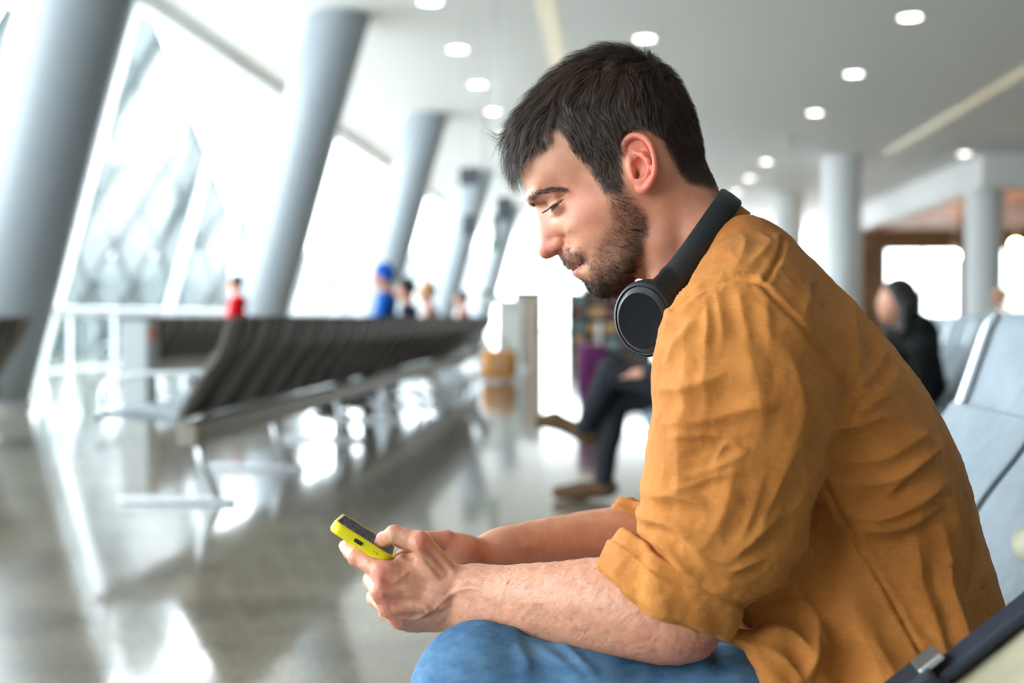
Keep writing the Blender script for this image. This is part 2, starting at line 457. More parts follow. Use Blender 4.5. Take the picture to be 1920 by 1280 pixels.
# ---- ceiling downlights
lamp_m = mat('downlight_lens', (1,1,1), .4); bsdf(lamp_m).inputs['Emission Color'].default_value = (1,.95,.82,1); bsdf(lamp_m).inputs['Emission Strength'].default_value = 5
rim_m = mat('downlight_rim', (.85,.85,.84), .4)
dl0 = None
def downlight(x, y, z=ZC, lab='round recessed downlight in the white ceiling'):
    global dl0
    if dl0 is None:
        dl0 = empty('downlight', (x,y,z)); tag(dl0, lab, 'light', 'recessed ceiling downlights')
        MB().lathe([(.22,-.001),(.22,-.014),(.185,-.016),(.18,-.004)], 32).build('rim', rim_m, dl0, True)
        MB().lathe([(0,-.006),(.18,-.006)], 32).build('lens', lamp_m, dl0)
    else:
        c = copy_tree(dl0); c.location = (x,y,z)
for y in (21.75,26.7,31.7,41.5,46.4,51.4): downlight(5.25,y)
for y in (20.0,23.6,27.2,30.8,34.6): downlight(-3.05,y)
for x, y in ((12.0,34.5),(11.4,40.0),(.62,23.0)): downlight(x,y)
sm = empty('smoke_detector', (5.25,36.6,ZC)); tag(sm, 'small white smoke detector dome between the ceiling downlights', 'smoke detector')
MB().lathe([(.20,0),(.20,-.04),(.15,-.07),(0,-.075)], 24).build('dome', wallw, sm, True); MB().lathe([(.23,0),(.23,-.016),(.20,-.016)], 24).build('base_ring', frame_m, sm, True)
# ---- outside
apron_m = mat('pale_concrete', (0.80,0.80,0.79), .8); struct(MB().box((-60,60,-1.2),(100,200,.2)).build('ground_outside', apron_m))
lat_m = mat('lattice_steel', (0.035,0.048,0.052), .5); pv_m = mat('grey_building_cladding', (0.105,0.12,0.12), .7); tv_m = mat('teal_glazing', (0.05,0.07,0.073), .3)
SC_ = 1.7
lf_ = empty('lattice_facade', (-20,40,-1)); tag(lf_, 'glass facade of diamond lattice steel outside the window', 'building')
def xr(z): return -12.9-.40*(z-4.6) if z > 4.6 else -12.9
def clip_strut(x0, z0, x1, z1):
    t = np.linspace(0,1,80); X = x0+(x1-x0)*t; Z = z0+(z1-z0)*t
    ok = (X > -29) & (Z > -1) & (Z < 11.8) & (X < np.array([xr(z) for z in Z]))
    if ok.sum() < 3: return None
    i = np.where(ok)[0]; return (X[i[0]],Z[i[0]],X[i[-1]],Z[i[-1]])
for s in (-1, 1):
    for k in np.arange(-50, 8, 1.5):
        r = clip_strut(k, -1, k+s*9, 13) if s > 0 else clip_strut(k, -1, k-5.4, 13)
        if r: MB().tube([(r[0]+20,0 if s > 0 else .12,r[1]+1),(r[2]+20,0 if s > 0 else .12,r[3]+1)], .11, 6).build('strut', lat_m, lf_)
pan_m = mat('frosted_lattice_glass', (0.085,0.100,0.103), .4)
for ka in np.arange(-50, 8, 1.5):
    for kb in np.arange(-50, 8, 1.5):
        def crs(a_, b_):
            z_ = (b_-a_)/(14.4/14)-1; return a_+(z_+1)*9/14, z_
        q_ = [crs(ka,kb), crs(ka+1.5,kb), crs(ka+1.5,kb+1.5), crs(ka,kb+1.5)]
        cx_, cz_ = sum(p[0] for p in q_)/4, sum(p[1] for p in q_)/4
        if -27 < cx_ < xr(cz_)-.5 and 2.6 < cz_ < 11.3:
            MB().prism([(cx_+(p[0]-cx_)*.97+20, .16, cz_+(p[1]-cz_)*.97+1) for p in q_], (0,0,0), (0,.03,0)).build('pane', pan_m, lf_)
MB().tube([(xr(-1)+20,0,0),(xr(4.6)+20,0,5.6),(xr(11.8)+20,0,12.8)], .12, 8).build('edge_rail', frame_m, lf_)
MB().box((-1.0,.3,1.6),(16.0,.03,3.2)).build('base_glazing', tv_m, lf_)
MB().box((-3.6,.05,12.75),(12,.25,.25)).build('top_rail', frame_m, lf_)
# boarding bridge and far buildings
jb = empty('boarding_bridge', (-14.1,47,-1)); tag(jb, 'pale boarding bridge tunnel with dark supports outside the glass', 'boarding bridge')
MB().box((.2,0,4.5),(2.3,5,2.6),None,.1).build('tunnel', pv_m, jb); MB().box((.4,-2.53,5.6),(1.6,.06,.3)).build('stripe', mat('beige_stripe', (.20,.18,.13), .6), jb)
sup_m = mat('support_grey', (.06,.065,.065), .6)
for x in (-.8,.9): MB().tube([(x-.2,-1.5,0),(x+.15,-1.5,3.3)], .16, 10).build('support', sup_m, jb)
for i, (x, y, w_, d_, h_, lab) in enumerate(((-48,100,40,10,6.0,'low pale terminal building across the apron'),(-25,86,31,8,6.2,'far pale hangar behind the apron, seen past the leaning columns'))):
    b = empty('terminal_building', (x,y,-1)); tag(b, lab, 'building'); MB().box((0,0,h_/2),(w_,d_,h_)).build('wall', pv_m, b); MB().box((0,0,h_+.2),(w_+.8,d_+.8,.4)).build('roof', frame_m, b)
    for k in range(int(w_/3.2)):
        for zz in (1.8,4.4): MB().box((-w_/2+1.8+k*3.15,-d_/2-.03,zz),(2.2,.1,1.5)).build('window', tv_m, b)
for x, y, h_ in ((-14.3,64,6.0),(-12.6,70,5.0),(-16.4,60,5.2),(-11.4,80,4.6)):
    t = empty('light_mast', (x,y,-1)); tag(t, 'thin grey light mast on the apron outside', 'mast', 'apron light masts'); MB().tube([(0,0,0),(0,0,h_)], [.13,.07], 8).build('pole', tv_m, t); MB().box((0,0,h_),(1.0,.25,.15)).build('lamp_head', tv_m, t)
# =================================================================== benches
def bench(name, label, x_top, y0, n, pitch, kind, group=None, turn=1):
    """beam bench along Y, seats facing -X (turn=1) or +X (turn=-1); x_top is the top of the backrest"""
    o = empty(name, (x_top,y0,0)); tag(o, label, 'bench', group)
    if turn < 0: o.scale = (-1,1,1)
    m_b = {'dark': bench_dark, 'light': bench_pad}[kind]; m_f = {'dark': bench_edge, 'light': bench_frame}[kind]
    B = [(.0,.935),(-.016,.915),(-.035,.86),(-.058,.79),(-.072,.755)]; B2 = [(-.072,.755),(-.105,.705),(-.15,.645),(-.20,.565),(-.245,.485),(-.265,.445)]; S = [(-.265,.445),(-.30,.425),(-.38,.425),(-.50,.440),(-.60,.450),(-.66,.445),(-.69,.425)]
    def slab(P, th, w, r=.008):
        P = catmull(np.array(P), 4); T = np.gradient(P, axis=0); T /= np.linalg.norm(T, axis=1, keepdims=True); Nn = np.stack([T[:,1],-T[:,0]], 1)
        if kind == 'x': pass
        up, dn = P-Nn*0, P+Nn*th
        if np.mean(dn[:,0]-up[:,0]) < 0 and abs(np.mean(dn[:,1]-up[:,1])) < .5*th: dn = P-Nn*th
        rows = [];  yy = [-w/2,-w/2+r,w/2-r,w/2]
        mb = MB(); nP = len(P); ins = .004 if th > .02 else .001
        ring = []
        for j, y in enumerate(yy):
            e = ins if j in (0,3) else 0
            sgn = np.sign((up-dn).mean(0))
            a = up+(dn-up)/np.linalg.norm(dn-up,axis=1,keepdims=True)*e; b = dn-(dn-up)/np.linalg.norm(dn-up,axis=1,keepdims=True)*e
            loop = [(*p,) for p in a]+[(*p,) for p in b[::-1]]
            ring.append([mb.bm.verts.new((p[0],y,p[1])) for p in loop])
        m = len(ring[0])
        for A_, B_ in zip(ring, ring[1:]):
            for k in range(m): mb.bm.faces.new((A_[k],A_[(k+1)%m],B_[(k+1)%m],B_[k]))
        for R_ in (ring[0][::-1], ring[-1]):
            h = m//2
            for k in range(h-1): mb.bm.faces.new((R_[k],R_[k+1],R_[m-2-k],R_[m-1-k]))
        return mb
    th = .022 if kind == 'dark' else .030
    first = None
    for i in range(n):
        y = (i+.5)*pitch
        if first is None:
            a = slab(B, th, pitch-.030).build('headrest_pad' if kind == 'light' else 'upper_back', m_b, o, False, 40); a.location.y = y
            b = slab(B2, th, pitch-.030).build('backrest', m_b, o, False, 40); b.location.y = y
            c = slab(S, th, pitch-.030).build('seat', bench_pad, o, False, 40); c.location.y = y
            first = (a,b,c)
        else:
            for q in first:
                r = q.copy(); COL.objects.link(r); r.location.y = y
    full = B+B2[1:]+S[1:]
    fr = None
    for i in range(n+1):
        if fr is None:
            off = -.006
            if kind == 'dark':
                Pf = catmull(np.array(B+B2[1:]), 3); mb = MB(); mb.prism([(x+.034,0,z) for x, z in Pf]+[(x+.020,0,z) for x, z in Pf[::-1]], (0,-.075,0), (0,.075,0)); fr = mb.build('back_rib', m_f, o)
            else: fr = MB().tube([(x+off if z > .5 else x+.01, 0, z-(.02 if z < .5 else 0)) for x, z in catmull(np.array(full), 3)], .013 if kind == 'light' else .016, 8).build('side_frame', m_f, o, True); fr.location.y = 0
        else:
            r = fr.copy(); COL.objects.link(r); r.location.y = i*pitch
    MB().box((-.225,n*pitch/2,.365),(.10,n*pitch-.02,.12),None,.01,1).build('beam', bench_beam, o)
    legs = [.25*pitch+.12] + [k for k in np.arange(pitch*3.2, n*pitch-pitch, pitch*3.5)] + [n*pitch-.25*pitch-.12]
    for y in legs:
        MB().tube([(-.25,y,.34),(-.235,y,.20),(-.15,y,.03)], [.026,.022,.02], 10).build('leg', bench_frame, o, True); None
        MB().box((-.36,y,.016),(.60,.055,.032),None,.010,2).build('foot', bench_frame, o)
    for y in (0,n*pitch):
        MB().tube([(x,y,z) for x,z in catmull(np.array([(-.13,.66),(-.22,.665),(-.45,.655),(-.58,.63),(-.64,.56),(-.62,.46)]),5)], .014, 8).build('armrest', bench_frame, o, True)
    return o
bench_dark = mat('charcoal_perforated_metal', lin((0.285,0.265,0.265)), .5, spec=.4); bench_edge = mat('taupe_edge_metal', lin((0.44,0.425,0.41)), .45); bench_frame = mat('silver_metal', (0.52,0.55,0.58), .32, .75)
bench_beam = mat('olive_grey_beam', lin((0.52,0.49,0.44)), .5)
bench_pad = mat('grey_leatherette', rough=.5, spec=.4)
noise_mix(bench_pad, lin((0.445,0.49,0.525)), lin((0.505,0.55,0.585)), 14, 5); _tc = N(bench_pad,'ShaderNodeTexCoord'); _v = N(bench_pad,'ShaderNodeTexVoronoi'); _v.inputs['Scale'].default_value = 320
L(bench_pad,_tc.outputs['Object'],_v.inputs['Vector']); bump(bench_pad,_v.outputs[0],.15,.001)
bench('airport_bench', 'long dark charcoal bench with its back to the seated man', -1.80, 5.55, 22, .49, 'dark')
bench('airport_bench', 'short dark bench near the glass wall, where the red-jacketed person sits', -4.85, 12.4, 10, .49, 'dark')
bench('airport_bench', 'two-seat dark bench at the foot of the thick leaning column', -4.55, 7.95, 2, .49, 'dark')
bench('airport_bench', 'light grey padded bench the man in mustard sits on', .735, .41, 4, .48, 'light')
bench('airport_bench', 'grey padded bench under the person with crossed legs', .86, 5.3, 4, .48, 'light')
bench('airport_bench', 'grey padded bench where the person in black sits', 2.12, 5.2, 6, .48, 'light')
# =================================================================== other travellers, seated
def cloth_m(name, c): return mat(name, lin(c), .8, spec=.2)
sk2 = mat('traveller_skin', lin((0.78,0.56,0.46)), .5)
def seated(loc, rz, label, top, legs, hair, shoe, cross=False, hairlen=0.0, slouch=0.0, drop=0.0, h=.011):
    """one traveller sitting, facing local -X; seat height .45"""
    o = empty('person', loc, rz); tag(o, label, 'person')
    hipx = 0.0; sx = slouch
    neck = np.array([-.02+sx,0,1.06-drop]); head = neck+np.array([-.03,0,.15])
    sh_z = neck[2]-.10
    def F_(): return Field((-.85,-.34,-.01), (.42,.34,1.36+max(0, -drop)+.02), h)
    LK = {}
    for s in (-1,1):
        hipp = np.array([hipx-.02, s*.10, .54])
        if cross and s < 0: knee = np.array([-.46,-.02,.66]); ank = np.array([-.60,.14,.36]); toe = np.array([-.80,.17,.40])
        else: knee = np.array([-.44,s*.13,.52]); ank = np.array([-.46 if not cross else -.50,s*.13,.10]); toe = ank+np.array([-.17,0,-.055])
        LK[s] = (hipp,knee,ank,toe)
    b = F_(); b.ell(head, (.098,.076,.118), .02); b.ell(head+[-.045,0,-.045], (.055,.05,.07), .02); b.ell(head+[-.105,0,-.015], (.016,.013,.020), .008)
    for s in (-1,1): b.ell(head+[.005,s*.076,-.01], (.016,.010,.028), .006)
    b.chain([head+[.02,0,-.06],neck+[.01,0,-.04],np.array([.0+sx*.6,0,.78]),np.array([hipx,0,.55])], [.05,.055,.09,.10], .03)
    sl = F_(); sl.chain([neck+[.0,0,-.07],np.array([.01+sx*.6,0,.82]),np.array([hipx,0,.56])], [.085,.125,.130], .06)
    for s in (-1,1):
        shd = np.array([sx*.9,s*.175,sh_z]); elb = np.array([-.08+sx*.5,s*.235,sh_z-.27]); wr = np.array([-.28,s*.11,.66]); hd = wr+np.array([-.07,-s*.02,-.01])
        sl.chain([neck+[0,0,-.08],shd,elb,wr], [.07,.066,.054,.042], .03)
        b.chain([np.array([sx*.6,0,sh_z-.03]),shd,elb,wr,hd], [.05,.045,.04,.026,.030], .02)
        for q in range(4): b.cone(hd+[-.02,(q-1.5)*.014,0], hd+[-.065,(q-1.5)*.015,-.02+.004*q], .0085,.0075,.005)
        b.cone(hd+[-.005,-s*.025,.0], hd+[-.045,-s*.045,.008], .009,.008,.006)
        b.chain([LK[s][0],LK[s][1],LK[s][2]], [.06,.05,.04], .02)
    tr = F_(); tr.ell((hipx,0,.55), (.13,.17,.105), .05)
    for s in (-1,1): tr.chain(LK[s][:3], [.092,.070,.052], .03)
    for nm, f_, m in (('body',b,sk2),('jacket',sl,top),('trousers',tr,legs)):
        V, Q = f_.surface(); V = relax(V, Q, 2); 
        if nm != 'body': V = V+vnormals(V, Q)*(.006*vnoise(V, 12)+.003*vnoise(V, 30))[:,None]
        link_mesh(nm, np_mesh(nm, V, Q), m, o, True)
    hf = F_(); hf.ell(head+[.022,0,.028], (.106,.088,.112), .01)
    if hairlen > 0: hf.chain([head+[.05,0,-.02],head+[.06,0,-.05-hairlen]], [.085,.065], .03); [hf.chain([head+[.02,s*.06,0],head+[.0,s*.08,-.06-hairlen]], [.04,.035], .02) for s in (-1,1)]
    hf.ell(head+[-.105,0,-.035], (.085,.085,.085), .015, None, 'cut')
    V, Q = hf.surface(); V = V+vnormals(V, Q)*(.004*vnoise(V, 40))[:,None]; link_mesh('hair', np_mesh('hair', V, Q), hair, o, True)
    for s in (-1,1):
        hipp,knee,ank,toe = LK[s]; sf = F_(); sf.chain([ank+[.03,0,-.035],toe+[.05,0,.0],toe+[-.06,0,-.008]], [.045,.045,.034], .02); sf.cone(ank,ank+[0,0,-.03],.050,.048,.02)
        V, Q = sf.surface(); link_mesh('shoe', np_mesh('shoe', V, Q), shoe, o, True)
    return o
hk = mat('black_hair', lin((.10,.085,.08)), .5); hb = mat('blond_hair', lin((.72,.55,.36)), .6)
blk = cloth_m('black_cloth', (.075,.078,.085)); nav = cloth_m('dark_trousers', (.135,.145,.17)); brs = cloth_m('brown_leather', (.36,.275,.20)); gry = cloth_m('grey_cloth', (.42,.43,.44))
seated((.46,5.93,0), 0, 'person in dark trousers and brown shoes sitting with legs crossed', cloth_m('charcoal_jacket',(.16,.16,.17)), nav, hk, brs, cross=True)
seated((1.70,6.75,0), .25, 'dark-haired person in black slumped on the grey bench', blk, blk, hk, blk, hairlen=.10, slouch=-.10, drop=.20)
seated((-5.25,16.5,0), 0, 'person in a red jacket sitting by the glass wall', cloth_m('red_jacket',(.86,.06,.12)), blk, hk, blk, drop=-.19)
seated((-2.2,11.6,0), 0, 'person in a bright blue jacket on the long dark bench', cloth_m('blue_jacket',(.05,.36,.72)), gry, cloth_m('blue_cap',(.06,.34,.70)), blk, drop=-.12)
seated((-2.2,12.9,0), 0, 'dark-haired person in navy on the long dark bench', cloth_m('navy_jacket',(.10,.14,.24)), blk, hk, blk, drop=-.02)
seated((-2.2,14.4,0), 0, 'blond person in a pale top on the long dark bench', cloth_m('pale_pink_top',(.80,.64,.60)), gry, hb, gry, drop=-.02)
bench('airport_bench', 'small grey bench beyond the end of the long dark bench', -1.90, 17.6, 3, .49, 'light')
seated((-2.30,18.6,0), 0, 'person in a rust-coloured jacket near the hanging signs', cloth_m('rust_jacket',(.66,.40,.33)), blk, hk, brs)
bench('airport_bench', 'grey bench in front of the timber lounge', 5.9, 16.0, 5, .48, 'light')
seated((5.5,17.4,0), .3, 'person in white sitting in front of the timber lounge', cloth_m('white_top',(.82,.80,.78)), gry, hb, gry)
# =================================================================== luggage, kiosk, signs, railing
pur = cloth_m('purple_shell', (.40,.17,.36)); rub = mat('black_rubber', (.02,.02,.02), .6)
s = empty('suitcase', (-.19,12.0,0), .15); tag(s, 'purple hard-shell suitcase beyond the person with crossed legs', 'suitcase')
MB().box((0,0,.36),(.26,.42,.60),None,.05,4).build('shell', pur, s, True)
for k in range(5): MB().box((-.131,-.14+k*.07,.36),(.012,.022,.50),None,.005,2).build('rib', pur, s)
MB().tube([(.06,-.1,.62),(.06,-.1,.86),(.06,.1,.86),(.06,.1,.62)], .010, 8).build('handle', bench_frame, s)
for x in (-.09,.09):
    for y in (-.16,.16): MB().tube([(x,y-.012,.032),(x,y+.012,.032)], .032, 14).build('wheel', rub, s); 
# self-service counter and its panel
kg = mat('counter_pale_grey', lin((.74,.75,.73)), .5); kb = mat('counter_beige', lin((.66,.60,.54)), .6); scr_m = mat('dark_screen', (.03,.035,.045), .15)
k = empty('gate_kiosk', (-2.0,20.8,0)); tag(k, 'pale grey self-service kiosk with a dark tilted screen at the bench end', 'kiosk')
MB().box((.25,0,.62),(.46,.5,1.24),None,.03).build('cabinet', kg, k); MB().box((-.03,-.05,1.22),(.60,.5,.10),Matrix.Rotation(.35,3,'Y'),.02).build('console', kg, k); MB().box((-.08,-.12,1.30),(.40,.34,.10),Matrix.Rotation(.35,3,'Y'),.02).build('screen', scr_m, k)
MB().box((.25,0,.03),(.6,.6,.06),None,.01).build('plinth', frame_m, k)
k = empty('gate_counter', (-1.58,22.4,0)); tag(k, 'beige gate counter with panelled front behind the kiosk', 'counter')
MB().box((0,.3,.68),(.5,.6,1.36),None,.01).build('body', kb, k); MB().box((0,.28,1.39),(.6,.75,.06),None,.01).build('top', scr_m, k)
for z in (.35,.75,1.12): MB().box((0,-.015,z),(.42,.03,.30),None,.008).build('front_panel', kb, k)
bgm = cloth_m('tan_leather', (.80,.58,.36)); b = empty('travel_bag', (-2.05,17.4,0)); tag(b, 'tan travel bag on the floor at the end of the dark bench', 'bag')
b.location = (-1.62,17.2,0)
MB().box((0,0,.24),(.50,.34,.44),None,.09,4).build('body', bgm, b, True); MB().tube([(-.12,-.12,.44),(-.08,-.12,.60),(.08,-.12,.60),(.12,-.12,.44)], .016, 8).build('handle', brs, b); MB().box((0,-.172,.26),(.10,.012,.06)).build('buckle', bench_frame, b)
# hanging signs
sg = mat('sign_charcoal', lin((.30,.33,.35)), .5); sgg = mat('sign_green', lin((.15,.55,.18)), .5); sgw = mat('sign_white', lin((.86,.87,.87)), .5)
def sign(x, y, z, w, h_, m, lab):
    o = empty('hanging_sign', (x,y,z)); tag(o, lab, 'sign'); MB().box((0,0,0),(w,.14,h_),None,.015).build('panel', m, o); MB().box((0,-.075,0),(w*.84,.012,h_*.78)).build('face', m, o)
    for s_ in (-.35,.35): MB().tube([(w*s_,0,h_/2),(w*s_,0,ZC-z)], .005, 6).build('hanger', bench_frame, o)
    return o
sign(-1.58,17.6,2.52,.24,.34,sg,'dark square sign hanging beyond the dark bench')
o = sign(-1.86,19.0,2.33,.10,.46,sg,'narrow dark hanging sign with a green foot'); MB().box((0,-.02,-.28),(.16,.16,.10),None,.01).build('green_foot', sgg, o)
sign(-2.45,20.5,3.35,.34,.30,sg,'dark box sign under the ceiling beside the leaning columns'); sign(-2.5,21,2.55,.26,.36,sg,'grey sign hanging below the dark box sign')
# glass railing by the window
gr = empty('glass_railing', (-7.2,14.0,0)); tag(gr, 'low glass railing with steel posts along the window', 'railing')
for i in range(7):
    MB().box((0,i*1.4,.48),(.05,.05,.96)).build('post', bench_frame, gr)
    if i < 6: MB().box((0,i*1.4+.7,.50),(.012,1.3,.78)).build('pane', glass_m, gr)
MB().tube([(0,0,.97),(0,8.4,.97)], .024, 10).build('handrail', bench_frame, gr)
pl = empty('bin_pillar', (-4.75,11.7,0)); tag(pl, 'slim grey litter bin with an orange panel near the short dark bench', 'litter bin')
MB().box((0,0,.45),(.28,.28,.90),None,.02).build('body', mat('bin_grey', lin((.62,.64,.65)), .5), pl); MB().box((.145,-.02,.76),(.012,.16,.14)).build('panel', mat('bin_orange', lin((.80,.36,.26)), .5), pl); MB().box((0,0,.92),(.30,.30,.04),None,.01).build('lid', sg, pl)
# canvas bag on the bench beside the man
can = mat('cream_canvas', rough=.85); noise_mix(can, lin((.56,.53,.43)), lin((.63,.605,.52)), 12, 5); flp = mat('pale_flap', lin((.64,.63,.56)), .8); nvy = mat('navy_webbing', lin((.10,.13,.18)), .7); bkl = mat('dark_buckle', lin((.14,.17,.20)), .4); met = mat('snap_metal', (.5,.53,.55), .3, .9)
bag = empty('canvas_bag', (.345,.985,.45)); tag(bag, 'cream canvas bag with navy strap leaning on the bench next to the man', 'bag')
Mr = Matrix.Rotation(math.radians(-40), 4, 'Y')
def rb(o_): o_.matrix_local = Matrix.Translation((-.005,0,.172)) @ Mr @ o_.matrix_local; return o_
# local x runs up the bag's front edge, z out of its face towards upper left
f_ = Field((-.24,-.13,-.16), (.30,.13,.10), .004)
f_.apply((-.2,-.1,-.13),(.26,.1,.07), lambda X,Y,Z: (((np.abs(X-.03)/.215)**5+(np.abs(Y)/.085)**4+(np.abs(Z+.045)/.085)**3)**.25-1)*.075, 0)
V, Q = f_.surface(); V = V+vnormals(V, Q)*(.004*vnoise(V, 14)+.002*vnoise(V, 34))[:,None]
rb(link_mesh('bag_body', np_mesh('bag_body', V, Q), can, bag, True))
rb(MB().tube([(x,-.076,.030-.35*(x-.03)**2*3) for x in np.linspace(-.13,.20,14)], .0045, 8).build('piping', flp, bag))
rb(MB().box((.02,.035,.050),(.30,.034,.010),None,.003).build('strap', nvy, bag)); rb(MB().box((-.085,.033,.056),(.075,.044,.022),None,.005).build('buckle', bkl, bag)); rb(MB().box((-.045,.033,.066),(.024,.030,.006),None,.002).build('buckle_bar', met, bag))
rb(MB().box((.075,-.088,-.005),(.050,.008,.045),None,.004).build('leather_tab', nvy, bag)); rb(MB().lathe([(0,.004),(.007,.003),(.008,0)], 16, Matrix.Translation((.078,-.092,-.005)) @ Matrix.Rotation(PI/2,4,'X')).build('snap', met, bag))
f_ = Field((0,-.14,.02), (.34,.14,.22), .004)
[f_.cone((.088+.18*y_*y_,y_,.078-y_*y_*1.2),(.24,y_*.95,.068-y_*y_*2.0),.0145,.017,.02) for y_ in (-.085,-.055,-.025,.005,.035,.065,.09)]
V, Q = f_.surface(); V = V+vnormals(V, Q)*(.004*vnoise(V, 16)+.002*vnoise(V, 40))[:,None]; rb(link_mesh('flap', np_mesh('flap', V, Q), flp, bag, True))

# shop stand far down the hall
st_g = cloth_m('stand_slate', (.34,.37,.37)); cols_ = [cloth_m('goods_%s' % n_, c_) for n_, c_ in (('tan',(.66,.52,.38)),('maroon',(.42,.26,.27)),('teal',(.42,.50,.50)),('cream',(.70,.67,.61)),('brown',(.42,.35,.30)))]
for (x_, y_, w_, lab) in ((.15,30,1.7,'dark shop stand of small coloured boxes beyond the crossed-leg person'),(-.75,36,1.1,'narrow dark shop stand of coloured boxes behind the beige counter')):
    st = empty('shop_stand', (x_,y_,0)); tag(st, lab, 'shop stand')
    for sx_ in (-1,1): MB().box((sx_*w_/2,.2,.8),(.06,.5,1.6)).build('side_panel', st_g, st)
    MB().box((0,.44,.8),(w_,.03,1.6)).build('back_panel', st_g, st); MB().box((0,.2,1.62),(w_+.12,.56,.10)).build('top', st_g, st)
    for z_ in (.12,.52,.92,1.30):
        MB().box((0,.2,z_),(w_,.46,.03)).build('shelf', st_g, st)
        x0_ = -w_/2+.12; k_ = 0
        while x0_ < w_/2-.46:
            b_ = .34+.12*random.random(); h2_ = .18+.10*random.random()
            g_ = MB().box((0,0,h2_/2),(b_,.28,h2_),None,.008,1).build('boxed_goods', random.choice(cols_)); g_.location = (x_+x0_+b_/2, y_+.14, z_+.016)
            tag(g_, 'small plain box of goods on a shelf of the far shop stands', 'box', 'boxed goods on the shop stands'); x0_ += b_+.04
# =================================================================== the man: head, neck, hair, beard
D = 1.39                                   # depth of the man's middle plane; he faces -X
MAN = empty('person', (0.33, D, 0))
tag(MAN, 'seated man in mustard linen shirt and jeans bent over a yellow phone', 'person')
def rel(o):
    o.parent = MAN; o.matrix_parent_inverse = Matrix.Translation((-0.33, -D, 0)); return o

# ---- skin, hair and cloth materials
skin = mat('skin', rough=0.46, spec=0.42)
_a = N(skin, 'ShaderNodeVertexColor', layer_name='tint'); _tc = N(skin, 'ShaderNodeTexCoord')
_n1 = N(skin, 'ShaderNodeTexNoise'); _n1.inputs['Scale'].default_value = 70; _n1.inputs['Detail'].default_value = 6
_r1 = N(skin, 'ShaderNodeValToRGB'); _r1.color_ramp.elements[0].position = 0.30; _r1.color_ramp.elements[1].position = 0.72
_r1.color_ramp.elements[0].color = (0.93, 0.84, 0.81, 1); _r1.color_ramp.elements[1].color = (1.06, 1.05, 1.04, 1)
_mx = N(skin, 'ShaderNodeMixRGB', blend_type='MULTIPLY'); _mx.inputs[0].default_value = 1.0
L(skin, _tc.outputs['Object'], _n1.inputs['Vector']); L(skin, _n1.outputs[0], _r1.inputs[0])
L(skin, _a.outputs[0], _mx.inputs[1]); L(skin, _r1.outputs[0], _mx.inputs[2]); L(skin, _mx.outputs[0], bsdf(skin).inputs['Base Color'])
_n2 = N(skin, 'ShaderNodeTexVoronoi'); _n2.inputs['Scale'].default_value = 900
_n3 = N(skin, 'ShaderNodeTexNoise'); _n3.inputs['Scale'].default_value = 380; _n3.inputs['Detail'].default_value = 5
L(skin, _tc.outputs['Object'], _n2.inputs['Vector']); L(skin, _tc.outputs['Object'], _n3.inputs['Vector'])
_b = bump(skin, _n2.outputs[0], 0.18, 0.0006); bump(skin, _n3.outputs[0], 0.30, 0.0008, _b)
bsdf(skin).inputs['Subsurface Weight'].default_value = 0.12
bsdf(skin).inputs['Subsurface Radius'].default_value = (0.9, 0.35, 0.2); bsdf(skin).inputs['Subsurface Scale'].default_value = 0.006
hairm = mat('dark_hair', rough=0.45, spec=0.35)
_a = N(hairm, 'ShaderNodeVertexColor', layer_name='tint'); L(hairm, _a.outputs[0], bsdf(hairm).inputs['Base Color'])
SKIN = np.array(lin((0.80, 0.585, 0.475)))

